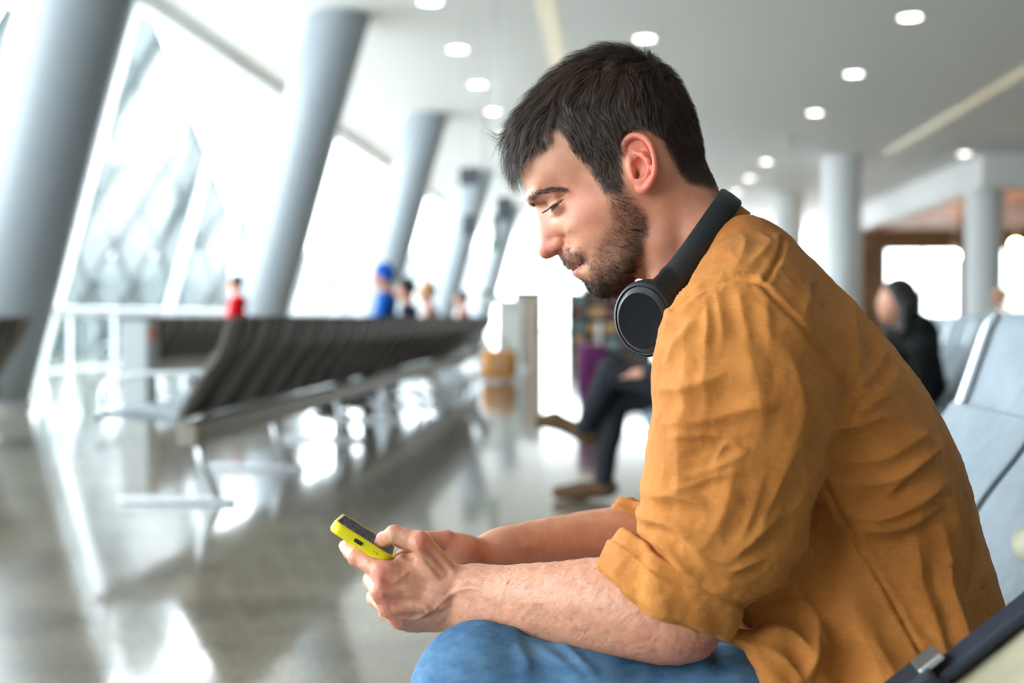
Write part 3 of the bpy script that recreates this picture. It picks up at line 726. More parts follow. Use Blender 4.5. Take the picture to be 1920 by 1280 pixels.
# ---- the head: outline of the middle plane, half-widths from it
HS = [(972,322),(967,300),(967,272),(976,240),(998,203),(1036,160),(1085,124),(1135,104),(1185,104),(1230,124),(1268,162),(1296,212),(1311,262),(1318,300),
      (1322,340),(1318,385),(1290,430),(1240,478),(1205,512),(1186,530),(1166,546),(1145,554),(1127,555),(1114,550),(1104,540),(1099,531),(1090,525.5),(1083,521.5),
      (1077,516.5),(1074.5,511),(1075.5,506.5),(1073,504.5),(1066,504),(1062.5,500),(1057,493),(1051.5,484),(1048.5,477.5),(1042,479.5),(1035,483),(1026,484.5),(1018,481.5),(1013,475),(1011,466),
      (1011,452),(1010,436),(1009,420),(1008,404),(1006,392),(1002,384),(996,377),(991,368),(986,356),(980,342)]
HP = np.array([at(x, y, D)[[0,2]] for x, y in HS]); HPs = catmull(HP, 4, True)
W = [  # photo point, half-width in mm
 (972,322,40),(967,290,42),(976,245,52),(1005,195,62),(1045,155,68),(1100,118,72),(1160,104,76),(1230,124,76),(1290,200,70),(1315,280,62),(1322,340,52),(1300,400,50),
 (1215,200,76),(1215,150,76),(1130,150,72),(1130,200,73),(1130,245,73),(1060,200,66),(1050,250,63),(1010,250,55),(1000,285,50),(1040,295,60),(1090,295,65),(1130,300,69),
 (1285,250,66),(1250,290,72),(1205,270,75),(1250,220,76),(1180,310,71),(1150,330,68),
 (985,345,34),(1000,330,46),(1025,330,54),(1050,330,58),(1085,335,60),(1110,350,63),
 (991,368,24),(1000,365,31),(1015,360,39),(1033,358,43),(1048,356,48),(1062,360,53),(1075,372,55),(1090,370,60),
 (998,380,13),(1006,388,8.5),(1010,400,8.5),(1020,377,17),(1021,390,13.5),(1033,370,31),(1048,368,39),(1062,376,46),(1067,386,49),(1055,400,41),(1042,402,31),(1030,402,20),(1023,404,14),
 (1010,420,8.5),(1020,420,12),(1032,420,20),(1045,418,33),(1060,415,44),(1075,405,53),(1092,400,60),(1115,395,65),(1145,385,68),(1175,380,68),
 (1011,440,9),(1022,440,12.5),(1035,442,15),(1048,436,25),(1062,436,41),(1080,430,51),(1105,425,58),(1135,425,61.5),(1165,425,62),(1195,420,60),
 (1012,455,10),(1011,467,10),(1024,458,12),(1038,458,14),(1052,456,12.5),(1058,446,17),(1066,455,29),(1080,455,43),(1100,455,51),(1130,460,55),
 (1018,481,9),(1028,484,9),(1040,480,8),(1030,472,11),(1045,470,10),(1062,468,25),(1075,472,37),
 (1049,478,15),(1055,488,20),(1062,484,26),(1075,484,33),(1062,498,20),(1075,492,28),(1085,485,35),(1068,503,17),(1078,503,21),(1094,492,32),(1105,480,42),
 (1076,511,17),(1083,512,23),(1084,521,18),(1092,515,28),(1095,503,32),(1108,500,39),(1100,530,22),(1105,518,33),(1106,540,23),(1115,530,32),(1114,549,22),(1127,555,22),
 (1125,538,31),(1140,520,40),(1125,505,42),(1145,500,48),(1160,475,55),(1185,460,58),(1180,490,53),(1168,515,45),(1150,540,34),(1145,554,25),(1166,546,34),(1186,530,44),
 (1205,445,57),(1215,420,58),(1215,480,54),(1240,440,54),(1230,390,62),(1260,350,64),(1290,350,58),(1225,350,67)]
wf = tps([at(x, y, D-w/1000)[[0,2]] for x, y, w in W], [w/1000 for x, y, w in W], 1e-4)
Rr = [(967,290,24),(985,230,45),(1045,155,62),(1130,104,70),(1230,124,70),(1296,212,66),(1318,300,55),(1322,350,40),(1290,430,30),(1240,478,22),(1190,530,20),(1145,554,15),(1127,555,14),(1106,541,13),(1090,526,10),
      (1076,514,8),(1074,505,6),(1062,500,8),(1050,481,8),(1043,479,6),(1030,484,8),(1013,474,9),(1011,455,8),(1009,420,7),(1006,390,8),(993,371,11),(983,348,17),(972,322,20),
      (1215,250,68),(1150,400,40),(1060,400,20),(1060,300,40)]
rf = tps([at(x, y, D)[[0,2]] for x, y, r in Rr], [math.log(r/1000) for x, y, r in Rr], 1e-3)
hh = 0.0013
_lo = at(940, 640, D); _hi = at(1440, 80, D)
HF = Field((_lo[0], D-hh*76, _lo[2]-0.01), (_hi[0], D+hh*6, _hi[2]+0.012), hh)
gx, gz = HF.ax[0][:,None].astype(float)+0*HF.ax[2][None], HF.ax[2][None].astype(float)+0*HF.ax[0][:,None]
d2 = poly_sd(gx, gz, HPs); A2 = np.clip(wf(gx, gz), 0.006, 0.080); R2 = np.clip(np.exp(rf(gx, gz)), 0.005, 0.072)
gA = np.gradient(A2, hh); slope = np.sqrt(1+np.minimum(gA[0]**2+gA[1]**2, 6.0))
_t = (1-np.clip(d2/R2, -3, 1))[:,None,:]; _A = A2[:,None,:]; _Rr = R2[:,None,:]
_y = np.abs(HF.ax[1]-D)[None,:,None]
k0 = np.sqrt((_y/_A)**2+_t**2); k1 = np.sqrt((_y/_A**2)**2+(_t/_Rr)**2)+1e-3
HF.f = (np.maximum(k0*(k0-1), -0.999)/k1/slope[:,None,:]).astype(np.float32)
def hp(x, y, w): return at(x, y, D-w/1000)
# neck and its long muscle
HF.chain([hp(1262,395,0), hp(1292,470,0), hp(1352,560,0), hp(1420,650,0)], [.054,.0545,.060,.070], .018)
HF.chain([hp(1244,380,34), hp(1238,450,40), hp(1252,540,30), hp(1270,640,14)], [.020,.017,.016,.014], .016)
HF.chain([hp(1290,380,22), hp(1335,450,28), hp(1400,520,40)], [.030,.032,.040], .02)
# eye: lids over the ball, opening
EYE = hp(1051,383,31.5)
HF.ell(EYE, (.0139,)*3, .004)
H0 = at(1063,371.5,D-.035)[[0,2]]; H1 = at(1031,390,D-.035)[[0,2]]; H2 = at(1036,396,D-.035)[[0,2]]
def wedge(X, Y, Z):
    def half(p, q, inner):
        e = q-p; n = np.array([-e[1], e[0]])/np.linalg.norm(e)
        if (inner-p)@n > 0: n = -n
        return (X-p[0])*n[0]+(Z-p[1])*n[1]
    d = np.maximum(half(H0, H1, H2), half(H0, H2, H1))
    sp = np.sqrt((X-EYE[0])**2+(Y-EYE[1])**2+(Z-EYE[2])**2)-.0152
    return np.maximum(d+0*Y, sp)
HF.apply(EYE-.02, EYE+.02, wedge, .0008, 'cut')
# brow ridge, nose wing, nostril, lips
HF.chain([hp(996,372,20), hp(1015,363,33), hp(1040,358,42)], [.006,.0065,.006], .009)
HF.ell(hp(1050,455,12.0), (.0090,.0078,.0078), .0022)
HF.ell(hp(1040,462,9.5), (.0085,.0066,.0072), .0045)
HF.ell(hp(1021,470,3), (.0062,.0070,.0080), .006)
HF.chain([hp(1036,482,9), hp(1045,475,12.5), hp(1054,469,14)], [.0020,.0030,.0020], .0010, 'cut')
HF.chain([hp(1067,499,3), hp(1078,496,17), hp(1091,491,27)], [.0034,.0030,.0012], .003)
HF.chain([hp(1079.5,512,3), hp(1085,508,17), hp(1094,496,26)], [.0036,.0034,.0014], .003)
HF.chain([hp(1070,505.5,0), hp(1074,505.2,8), hp(1081,502,20), hp(1088,497,27), hp(1093,492.5,31)], [.0012,.0012,.0011,.0010,.0007], .0012, 'cut')
# cheekbone, crease beside the nose
# ear
def ear_w(x): return 72+max(0, (x-1172))*0.27
helix = [(1181,300,71),(1173,287,74),(1169,276,76),(1172,266,78),(1180,257.5,80),(1192,254,82),(1206,258,85),(1217,268,88),(1224,283,90),(1228,302,91),(1228,320,90),(1223,336,86),(1215,349,81),(1206,356,77),(1199,354,75),(1195,346,73)]
hr = [.0024,.0030,.0032,.0033,.0034,.0034,.0033,.0032,.0031,.0031,.0032,.0034,.0040,.0046,.0044,.0040]
ec = hp(1199,305,78); er = Matrix.Rotation(math.radians(-16), 3, 'Z') @ Matrix.Rotation(math.radians(-10), 3, 'Y')
HF.ell(ec, (.0165,.0042,.0300), .003, er)
HF.ell(hp(1195,306,68), (.012,.011,.020), .006)
HF.ell(hp(1200,303,86), (.0125,.0072,.0235), .002, er, 'cut')
HF.chain([hp(*p) for p in catmull(helix, 2)], np.interp(np.linspace(0,1,31), np.linspace(0,1,16), hr), .0016)
HF.chain([hp(1192,287,79.5), hp(1206,291,83), hp(1215,303,85), hp(1218,315,85), hp(1213,326,82), hp(1203,333,78), hp(1196,339,75)], [.0026,.0032,.0034,.0033,.0032,.0034,.003], .003)
HF.chain([hp(1193,298,79), hp(1205,299,82.5)], [.0022,.0028], .002)
HF.ell(hp(1198,315,81), (.0082,.0085,.0115), .002, er, 'cut')
HF.ell(hp(1193,326,76), (.004,.008,.006), .0015, None, 'cut')
HF.chain([hp(1186,318,74), hp(1187,331,75)], [.0036,.0032], .003)
HF.ell(hp(1206,351,76), (.0062,.004,.0062), .003)
# mirror to the far side and surface
HALF = HF.f[:, :77]; HF.f = np.concatenate([HALF, HALF[:, :76][:, ::-1]], 1); HF.n = np.array(HF.f.shape); HF.ax[1] = (HF.lo[1]+hh*np.arange(HF.n[1])).astype(np.float32)
HV, HQ = HF.surface(); HV = relax(HV, HQ, 1, 0.4)
HN = vnormals(HV, HQ)
def sdmask(V, pts, w, soft):
    P = np.array([at(x, y, D-w)[[0,2]] for x, y in pts])
    return np.clip(0.5+poly_sd(V[:,0], V[:,2], P)/soft, 0, 1)
def sdline(V, pts, w):
    return polyline_dist(V[:,0], V[:,2], np.array([at(x, y, D-w)[[0,2]] for x, y in pts]))[0]
# creases: lid fold, crow's feet, brow lines, nose wing groove
for pts, w, wid, dep in ([[(1029,382),(1040,377),(1052,370),(1060,367)], .040, .0012, .0010],
                         [[(1064,462),(1063.5,452),(1059,443)], .022, .0026, .0011], [[(1064,466),(1066,457)], .026, .0018, .0012],
                         [[(1068,462),(1085,474),(1097,486)], .036, .004, .0012],
                         [[(1062,398),(1048,406),(1034,408)], .034, .003, .0009]):
    dd = sdline(HV, pts, w); HV = HV-HN*(dep*np.exp(-(dd/wid)**2))[:,None]
HAIRLINE = [(955,312),(972,296),(990,276),(1008,262),(1032,250),(1052,251),(1066,262),(1082,290),(1108,318),(1124,342),(1134,362),(1160,362),(1166,350),(1163,330),(1160,300),(1163,268),(1178,247),(1200,240),
            (1222,248),(1240,266),(1252,286),(1264,306),(1275,326),(1292,345),(1345,352),(1360,250),(1310,90),(1200,40),(1040,60),(920,180),(920,312)]
BEARD = [(1131,352),(1141,380),(1147,415),(1127,446),(1114,470),(1106,488),(1100,482),(1082,468),(1062,464),(1046,470),(1044,486),(1058,498),(1078,494),(1095,489),(1102,494),(1100,508),(1106,520),(1098,522),(1086,516),(1078,520),(1100,560),(1140,572),(1172,556),(1186,530),(1194,495),(1206,450),(1213,428),(1208,408),(1190,384),(1168,352)]
def skin_tint(V, n):
    C = np.tile(SKIN, (len(V), 1))
    def mixc(m, c): C[:] = C*(1-m[:,None])+np.array(lin(c))[None]*m[:,None]
    def spot(x, y, w, r, c, s):
        d = np.linalg.norm(V-hp(x, y, w), axis=1); d2_ = np.linalg.norm(V-(hp(x, y, w)*[1,-1,1]+[0,2*D,0]), axis=1)
        mixc(np.clip(s*np.exp(-(np.minimum(d, d2_)/r)**2), 0, 1), c)
    spot(1045,458,12,.017,(0.78,0.42,0.38),.55); spot(1020,470,3,.016,(0.80,0.45,0.40),.5); spot(1018,412,8,.014,(0.80,0.45,0.40),.45)
    spot(1098,395,58,.028,(0.80,0.48,0.40),.45); spot(1085,360,54,.02,(0.82,0.52,0.43),.3); spot(1262,430,50,.06,(0.76,0.46,0.37),.45)
    side = np.abs(V[:,1]-D)
    e = sdmask(V, [(1165,248),(1235,248),(1240,365),(1190,366),(1176,310)], .08, .012)*np.clip((side-.071)/.006, 0, 1)
    mixc(e*.62, (0.86,0.40,0.34))
    lip = sdline(V, [(1068,502),(1079,499),(1091,492.5)], .015); lip2 = sdline(V, [(1077,509),(1084,505.5),(1092,495)], .015)
    mixc(np.clip(1.3-np.minimum(lip, lip2)/.0026, 0, .7), (0.69,0.38,0.37))
    bd = sdmask(V, BEARD, .045, .010); mixc(bd*.42, (0.36,0.265,0.22)); mixc(bd*.45*sdmask(V, [(1100,528),(1130,515),(1160,505),(1190,440),(1225,430),(1200,520),(1150,575),(1100,560)], .04, .02), (0.18,0.14,0.12))
    hm = sdmask(V, HAIRLINE, .05, .008); mixc(hm*.93, (0.13,0.10,0.085))
    eb = sdline(V, [(995,370),(1017,361),(1046,357.5),(1060,360)], .038); mixc(np.clip(1.1-eb/.0034, 0, .3), (0.25,0.18,0.15))
    return C
head_tint = skin_tint(HV, HN)

# ---- strands grown on the head
def root_sample(V, Q, Nn, dens_mask, count):
    T = np.concatenate([Q[:,[0,1,2]], Q[:,[0,2,3]]]); a = np.linalg.norm(np.cross(V[T[:,1]]-V[T[:,0]], V[T[:,2]]-V[T[:,0]]), axis=1)
    p = a*dens_mask[T].mean(1); p /= p.sum()
    i = rng.choice(len(T), count, p=p); u = rng.random((count,2)); fl = u.sum(1) > 1; u[fl] = 1-u[fl]
    w = np.stack([1-u.sum(1), u[:,0], u[:,1]], 1)
    P = (V[T[i]]*w[:,:,None]).sum(1); n = (Nn[T[i]]*w[:,:,None]).sum(1)
    return P, n/(np.linalg.norm(n, axis=1, keepdims=True)+1e-9)
def grow(field, P, n, comb, length, height, K=7, curl=0.0, rise=0.5):
    """strands that leave the skin, rise to a height above it and follow the comb direction"""
    S = len(P); path = np.zeros((S, K, 3)); path[:,0] = P-n*0.0006; pos = P.copy()
    for k in range(1, K):
        s = k/(K-1); g = field.grad(pos, .004)
        c = comb(pos, s); c = c-g*(c*g).sum(1, keepdims=True); c /= np.linalg.norm(c, axis=1, keepdims=True)+1e-9
        if curl: c = c+curl*np.stack([vnoise(pos+7*j+P*0.3, 140) for j in range(3)], 1)
        pos = pos+c*(length/(K-1))[:,None]
        tgt = height*(1-(1-s)**2)**rise
        pos = pos+field.grad(pos, .004)*(tgt-field.sample(pos))[:,None]*0.8
        path[:,k] = pos
    return path
CB = [(1262,140,-.1,.5),(1190,92,-.9,.25),(1100,112,-.85,.5),(1030,155,-.8,.6),(985,205,-.65,.75),(960,255,-.45,.9),(1075,165,-.45,.85),(1130,170,.15,.95),(1120,210,.35,.9),(1060,225,.1,.9),(1050,255,.5,.7),(1075,280,.5,.8),(1015,245,-.65,.75),
      (1150,250,.35,.92),(1220,190,.4,.9),(1290,200,.3,.95),(1305,280,.1,1),(1120,310,.3,.95),(1150,360,.35,.95),(1250,250,.4,.9),(1190,140,.0,.9),(1240,110,.0,.8)]
_cp = [at(x, y, D-.06)[[0,2]] for x, y, a, b in CB]; cbx = tps(_cp, [c[2] for c in CB], .02); cbz = tps(_cp, [-c[3] for c in CB], .02)
def comb_hair(pos, s):
    side = np.sign(pos[:,1]-D)*np.clip(np.abs(pos[:,1]-D)/.05, 0, 1)
    v = np.stack([cbx(pos[:,0], pos[:,2]), 0.25*side, cbz(pos[:,0], pos[:,2])], 1)
    v = v+0.55*np.stack([vnoise(pos+j*3.1, 55) for j in range(3)], 1)+0.45*np.stack([vnoise(pos+j*5.7, 130) for j in range(3)], 1)
    return v
dens = sdmask(HV, HAIRLINE, .05, .006)
P, n = root_sample(HV, HQ, HN, dens, 42000)
LEN = [(970,290,34),(1000,240,36),(1060,160,34),(1130,110,30),(1200,110,24),(1270,165,18),(1310,250,11),(1315,320,6),(1130,200,24),(1060,250,20),(1150,260,15),(1220,230,15),(1110,310,9),(1145,370,6),(1260,300,7),(1040,262,7),(1060,270,8),(1085,295,8),(1290,335,5)]
HGT = [(970,290,16),(985,225,18),(1036,150,19),(1090,110,20),(1135,90,19),(1185,92,16),(1230,112,13),(1270,152,9),(1300,210,6),(1315,280,4.5),(1322,335,2.5),(1130,180,13),(1060,220,13),(1150,250,8),(1220,220,9),(1110,310,4),(1145,370,3),(1260,300,3.5),(1045,258,3.5),(1075,285,3),(1290,335,2)]
lf = tps([at(x, y, D-.05)[[0,2]] for x, y, v in LEN], [v/1000 for x, y, v in LEN], .01); gf = tps([at(x, y, D-.05)[[0,2]] for x, y, v in HGT], [v/1000 for x, y, v in HGT], .01)
Ls = np.clip(lf(P[:,0], P[:,2]), .004, .04)*rng.uniform(.7, 1.15, len(P))
clump = 0.82+0.28*vnoise(P, 160)
Hs = np.clip(gf(P[:,0], P[:,2]), .0015, .022)*rng.uniform(.35, 1.0, len(P))*clump
front = np.clip((at(1030,200,D)[0]-P[:,0])/.03, 0, 1)
Hs = Hs*(1+.25*front)
path = grow(HF, P, n, comb_hair, Ls, Hs, 8, 0.12, 0.6)
_s = np.linspace(0,1,8)[None,:,None]**1.5; path = path+(.25+front)[:,None,None]*.0035*_s*np.stack([vnoise((path.reshape(-1,3)+j*4.3), 95).reshape(path.shape[:2]) for j in range(3)], 2)
BARE = np.array([at(x, y, D-.055)[[0,2]] for x, y in [(985,318),(1003,303),(1026,285),(1040,262),(1053,256),(1066,268),(1080,294),(1104,322),(1120,346),(1132,372),(1140,392),(1100,400),(1000,360)]])
bad = (poly_sd(path[:,:,0].ravel(), path[:,:,2].ravel(), BARE).reshape(len(P), -1) > .0025).any(1)
path, P, n = path[~bad], P[~bad], n[~bad]
me = ribbons(path, rng.uniform(.00024, .00042, len(P)), True, 'hair', side=n[:,None,:]+0.5*rng.normal(size=(len(P),1,3)))
base = np.array(lin((0.235, 0.175, 0.14)))*rng.uniform(.35, 1.7, (len(P),1))*np.array([1,1,1]); base = base+(rng.random((len(P),1)) < .08)*np.array([[.035,.024,.016]])
colour_attr(me, np.repeat(base, 16, 0)); rel(link_mesh('hair', me, hairm))
# beard and moustache
dens = sdmask(HV, BEARD, .045, .007)*np.clip(1-sdmask(HV, [(1072,500),(1096,490),(1104,508),(1094,520),(1078,516)], .03, .004)*1.4, 0, 1)
cheek = sdmask(HV, [(1120,440),(1150,400),(1165,460),(1135,495),(1105,492)], .05, .02); chin = sdmask(HV, [(1100,528),(1130,512),(1160,500),(1180,440),(1200,400),(1225,430),(1200,520),(1150,575),(1100,560)], .04, .016); dens = dens*(1-.45*cheek)*(1+1.1*chin)
P, n = root_sample(HV, HQ, HN, dens, 15500)
_bj = rng.normal(size=(len(P),3))*.35
def comb_beard(pos, s):
    x0 = at(1075,480,D-.02); must = np.clip((x0[0]+.004-pos[:,0])/.006, 0, 1)
    side = np.sign(pos[:,1]-D)
    lowr = np.clip((at(1130,515,D)[2]-pos[:,2])/.015, 0, 1)
    v = np.stack([0.9-1.05*must-.5*lowr, .35*must*side, -0.42-.4*must-.3*lowr], 1)
    return v+0.7*np.stack([vnoise(pos+j*3.3, 170) for j in range(3)], 1)+_bj
path = grow(HF, P, n, comb_beard, rng.uniform(.0035, .0080, len(P)), rng.uniform(.0007, .0030, len(P)), 5, 0, 0.9)
me = ribbons(path, rng.uniform(.00016, .00026, len(P)), True, 'beard')
base = np.array(lin((0.175, 0.13, 0.11)))*rng.uniform(.25, 1.2, (len(P),1)); base = base+(rng.random((len(P),1)) < .04)*.10
colour_attr(me, np.repeat(base, 10, 0)); rel(link_mesh('beard', me, hairm))
# eyebrows: one each side
bl = np.array([at(x, y, D-.038)[[0,2]] for x, y in [(994,371),(1005,365),(1017,361),(1032,358.5),(1046,357.5),(1062,361)]])
for s in (-1, 1):
    dd, al = polyline_dist(HV[:,0], HV[:,2], bl)
    dens = np.clip(1.3-dd/(.0038-.0018*al), 0, 1)*((HV[:,1]-D)*s > 0)
    P, n = root_sample(HV, HQ, HN, dens, 420)
    path = grow(HF, P, n, lambda pos, q: np.array([[.75,s*.35,.25]])+.35*rng.normal(size=pos.shape), rng.uniform(.005,.010,len(P)), rng.uniform(.0008,.0020,len(P)), 4)
    me = ribbons(path, rng.uniform(.00025, .00042, len(P)), True, 'eyebrow')
    colour_attr(me, np.repeat(np.array(lin((0.15,0.11,0.10)))*rng.uniform(.5,1.4,(len(P),1)), 8, 0)); rel(link_mesh('eyebrow', me, hairm))
# eyes and lashes
eyem = mat('eye_surface', (0.55,0.50,0.47), 0.35)
_tc = N(eyem,'ShaderNodeTexCoord'); _sp = N(eyem,'ShaderNodeSeparateXYZ'); L(eyem,_tc.outputs['Object'],_sp.inputs[0])
_rp = N(eyem,'ShaderNodeValToRGB'); _rp.color_ramp.interpolation = 'LINEAR'
_rp.color_ramp.elements[0].position = .0; _rp.color_ramp.elements[0].color = (.16,.125,.115,1); _rp.color_ramp.elements[1].position = 1; _rp.color_ramp.elements[1].color = (.004,.004,.004,1)  # white of the eye coloured dark, standing in for shade under lid and lashes
for p, c in ((.78,(.13,.10,.095)),(.80,(.03,.018,.01)),(.93,(.05,.026,.014)),(.94,(.004,.004,.004))):
    e_ = _rp.color_ramp.elements.new(p); e_.color = (*c,1)
_mm = N(eyem,'ShaderNodeMath',operation='MULTIPLY_ADD'); _mm.inputs[1].default_value = 1/.0124; _mm.inputs[2].default_value = 0
L(eyem,_sp.outputs[2],_mm.inputs[0]); L(eyem,_mm.outputs[0],_rp.inputs[0]); L(eyem,_rp.outputs[0],bsdf(eyem).inputs['Base Color'])
for s in (-1, 1):
    c = EYE.copy(); c[1] = D+s*abs(EYE[1]-D)
    mb = MB(); mb.lathe([(.0124*math.sin(t), .0124*math.cos(t)) for t in np.linspace(0, PI, 20)], 28)
    e = mb.build('eye', eyem, None, True); rel(e); e.location = c
    e.rotation_euler = Vector((-.72, s*.05, -.72)).to_track_quat('Z', 'Y').to_euler()
    # lashes along the upper lid edge
    m = 110; u = np.linspace(0, 1, m)+rng.normal(0,.01,m); th = -0.15+1.75*u   # round the front of the ball
    a0 = np.array([H1[0]-EYE[0], H1[1]-EYE[2]]); a0 /= np.linalg.norm(a0)
    path = np.zeros((m,5,3))
    for k in range(5):
        r_ = .0137+.0062*k/4
        out = np.cos(th-.25); lat = np.sin(th-.25)
        path[:,k,0] = c[0]+a0[0]*r_*out+(-.0008*k*k/4); path[:,k,1] = c[1]+s*lat*r_; path[:,k,2] = c[2]+a0[1]*r_*out+.0006-.0009*k
    me = ribbons(path, .0004, True, 'eyelashes', side=np.array([[[0.3,0.2,1.]]])+.3*rng.normal(size=(m,1,3)))
    colour_attr(me, np.tile(np.array(lin((.10,.08,.07))), (m*10,1))); rel(link_mesh('eyelashes', me, hairm))
# =================================================================== arms and hands
def zh(zx, zy, Y): return at(600+zx/4.572, 920+zy/4.572, Y)
def arm_mesh(F_):
    V, Q = F_.surface(); V = relax(V, Q, 2, 0.45); return V, Q
# ---- left (near) arm
p_el = at(1292,1172,1.195)
pts = dict(w=zh(1230,915,1.285))
LA = Field((at(600,1000,1.25)[0], 1.13, at(900,1260,1.2)[2]), (at(1460,1000,1.2)[0], 1.40, at(900,960,1.3)[2]), 0.00125)
# forearm: two bones' worth of muscle from elbow to wrist
LA.schain([at(1262,1150,1.190), at(1150,1125,1.205), at(1020,1118,1.235), at(935,1112,1.262), at(875,1098,1.280)], [.044,.0375,.0290,.0225,.0190], .016)
LA.schain([at(1275,1178,1.190), at(1150,1168,1.205), at(1020,1155,1.235), at(935,1146,1.262), at(878,1146,1.280)], [.0285,.0265,.0235,.0195,.0185], .016)
LA.chain([at(1300,1188,1.190), at(1296,1130,1.185), at(1330,1000,1.180)], [.0225,.040,.046], .012)
LA.ell(at(1300,1205,1.186), (.017,.016,.012), .008)
LA.cone(at(1255,1195,1.178), at(1160,1185,1.195), .012, .008, .014)
LA.ell(at(880,1160,1.272), (.013,.010,.010), .008)                       # ulna head at the wrist
# hand back: metacarpals fan from the wrist
wr = [zh(1150,800,1.283), zh(1140,900,1.280), zh(1130,985,1.282), zh(1110,1060,1.288)]
mc = [zh(530,690,1.2620), zh(520,865,1.2570), zh(585,1000,1.2620), zh(680,1108,1.2740)]
for a, b, r0, r1 in zip(wr, mc, (.0150,.0160,.0155,.0140), (.0112,.0110,.0102,.0092)):
    LA.cone(a, b, r0, r1, .012)
LA.chain([zh(1200,900,1.292), zh(800,880,1.292), zh(640,900,1.286)], [.019,.017,.010], .012)      # palm bulk
LA.chain([zh(1150,1080,1.292), zh(760,1130,1.288)], [.015,.0105], .010)
for i in range(3):                                                         # skin between the knuckles
    e_ = np.array([.009,.0015,0]); LA.cone(mc[i]+e_, mc[i+1]+e_, .0098, .0095, .006)
    m0 = (wr[i]+wr[i+1])/2; m1 = (mc[i]+mc[i+1])/2+np.array([.004,.0008,0]); LA.cone(m0, m1, .0150, .0098, .008)
# knuckles
for c, r in zip(mc, (.0098,.0098,.0090,.0082)):
    LA.ell(c-np.array([-.002,.0022,0]), (r,r*.85,r*.95), .006)
# index finger along the phone's lower edge
LA.chain([mc[0], zh(318,560,1.2800), zh(262,520,1.3010), zh(214,470,1.3170)], [.0104,.0092,.0082,.0070], .0035)
LA.ell(zh(305,575,1.279), (.0090,.0088,.0092), .002)
# middle, ring, little finger curl under the phone
for c, pip, dip, tip, r in ((mc[1], zh(445,765,1.300), zh(560,700,1.333), zh(690,690,1.334), .0094),
                            (mc[2], zh(470,915,1.302), zh(570,860,1.335), zh(700,830,1.337), .0088),
                            (mc[3], zh(560,1040,1.308), zh(640,980,1.336), zh(750,930,1.340), .0076)):
    LA.chain([c, pip, dip, tip], [r*1.05, r, r*.88, r*.74], .003)
# thumb over the screen
LA.chain([zh(1120,800,1.276), zh(858,442,1.2640)], [.0165,.0122], .010)
LA.chain([zh(858,442,1.2640), zh(640,372,1.2680), zh(545,418,1.2760), zh(520,440,1.2790)], [.0116,.0098,.0086,.0074], .003)
LA.ell(zh(850,425,1.262), (.0105,.0105,.0105), .004)
LA.cone(zh(940,640,1.278), zh(720,600,1.276), .0135,.0085, .012)          # web of the thumb
# tendons and veins
def on_skin(x, y, dy):
    for Y in np.arange(1.215, 1.33, .0004):
        if LA.sample(zh(x, y, Y)[None])[0] < 0: return zh(x, y, Y+dy)
    return zh(x, y, 1.27)
def ridge(pts, r, k=.003, lift=.0002):
    q = catmull(np.array(pts, float), 5); P_ = [on_skin(x, y, r-lift) for x, y in q]
    LA.chain(P_, [r*(.4+.6*math.sin(PI*(i+.5)/len(q))) for i in range(len(q))], k)
def groove(pts, r, depth, k=.004):
    P_ = [on_skin(x, y, depth-r) for x, y in catmull(np.array(pts, float), 5)]
    LA.chain(P_, [r]*len(P_), k, 'cut')
groove(((945,560),(1010,630),(1075,705)), .0075, .0028, .006)
groove(((800,560),(720,520)), .004, .0012, .004)
groove(((590,790),(760,800),(900,830)), .008, .0012, .006); groove(((610,935),(760,935),(900,930)), .007, .0012, .006)
for q in (((600,720),(860,800),(1080,870)), ((600,880),(880,900),(1090,930)), ((650,1010),(900,990),(1090,980))): ridge(q, .0030, .006, .0008)
ridge(((830,470),(960,600),(1060,715)), .0030, .004, .0014)
ridge(((560,960),(720,950),(880,985),(950,1030),(1030,960)), .0016, .0022, .0009)
ridge(((640,1085),(800,1095),(900,1050),(960,1020)), .0015, .0022, .0009)
ridge(((600,800),(700,735),(800,670)), .0014, .0022, .0007)
ridge(((1030,960),(1130,880),(1260,830),(1400,850)), .0018, .003, .0008)
# thumb nail
V, Q = LA.surface(); V = relax(V, Q, 2, 0.45); nn = vnormals(V, Q)
V = V+nn*(0.00035*vnoise(V, 260)+0.0005*vnoise(V, 90))[:,None]
def arm_tint(V, spots):
    C = np.tile(SKIN*np.array([.98,.98,.98]), (len(V),1))
    for c, r, col, s in spots:
        m = np.clip(s*np.exp(-(np.linalg.norm(V-c, axis=1)/r)**2), 0, 1)[:,None]; C = C*(1-m)+np.array(lin(col))*m
    return C
red = (0.80,0.43,0.38)
spL = [(mc[0]+[0,-.008,0],.014,red,.55),(mc[1]+[0,-.008,0],.014,red,.55),(mc[2]+[0,-.008,0],.013,red,.5),(mc[3]+[0,-.008,0],.013,red,.5),(zh(305,600,1.272),.010,red,.5),(zh(850,425,1.252),.012,red,.5),
       (zh(520,440,1.275),.010,(0.86,0.52,0.48),.6),(zh(214,470,1.312),.012,(0.86,0.55,0.5),.5),(at(1305,1205,1.175),.03,(0.78,0.45,0.38),.6),(at(1230,1180,1.17),.03,(0.80,0.50,0.42),.4)]
LV, LQ, LT, LNn = V, Q, arm_tint(V, spL), nn
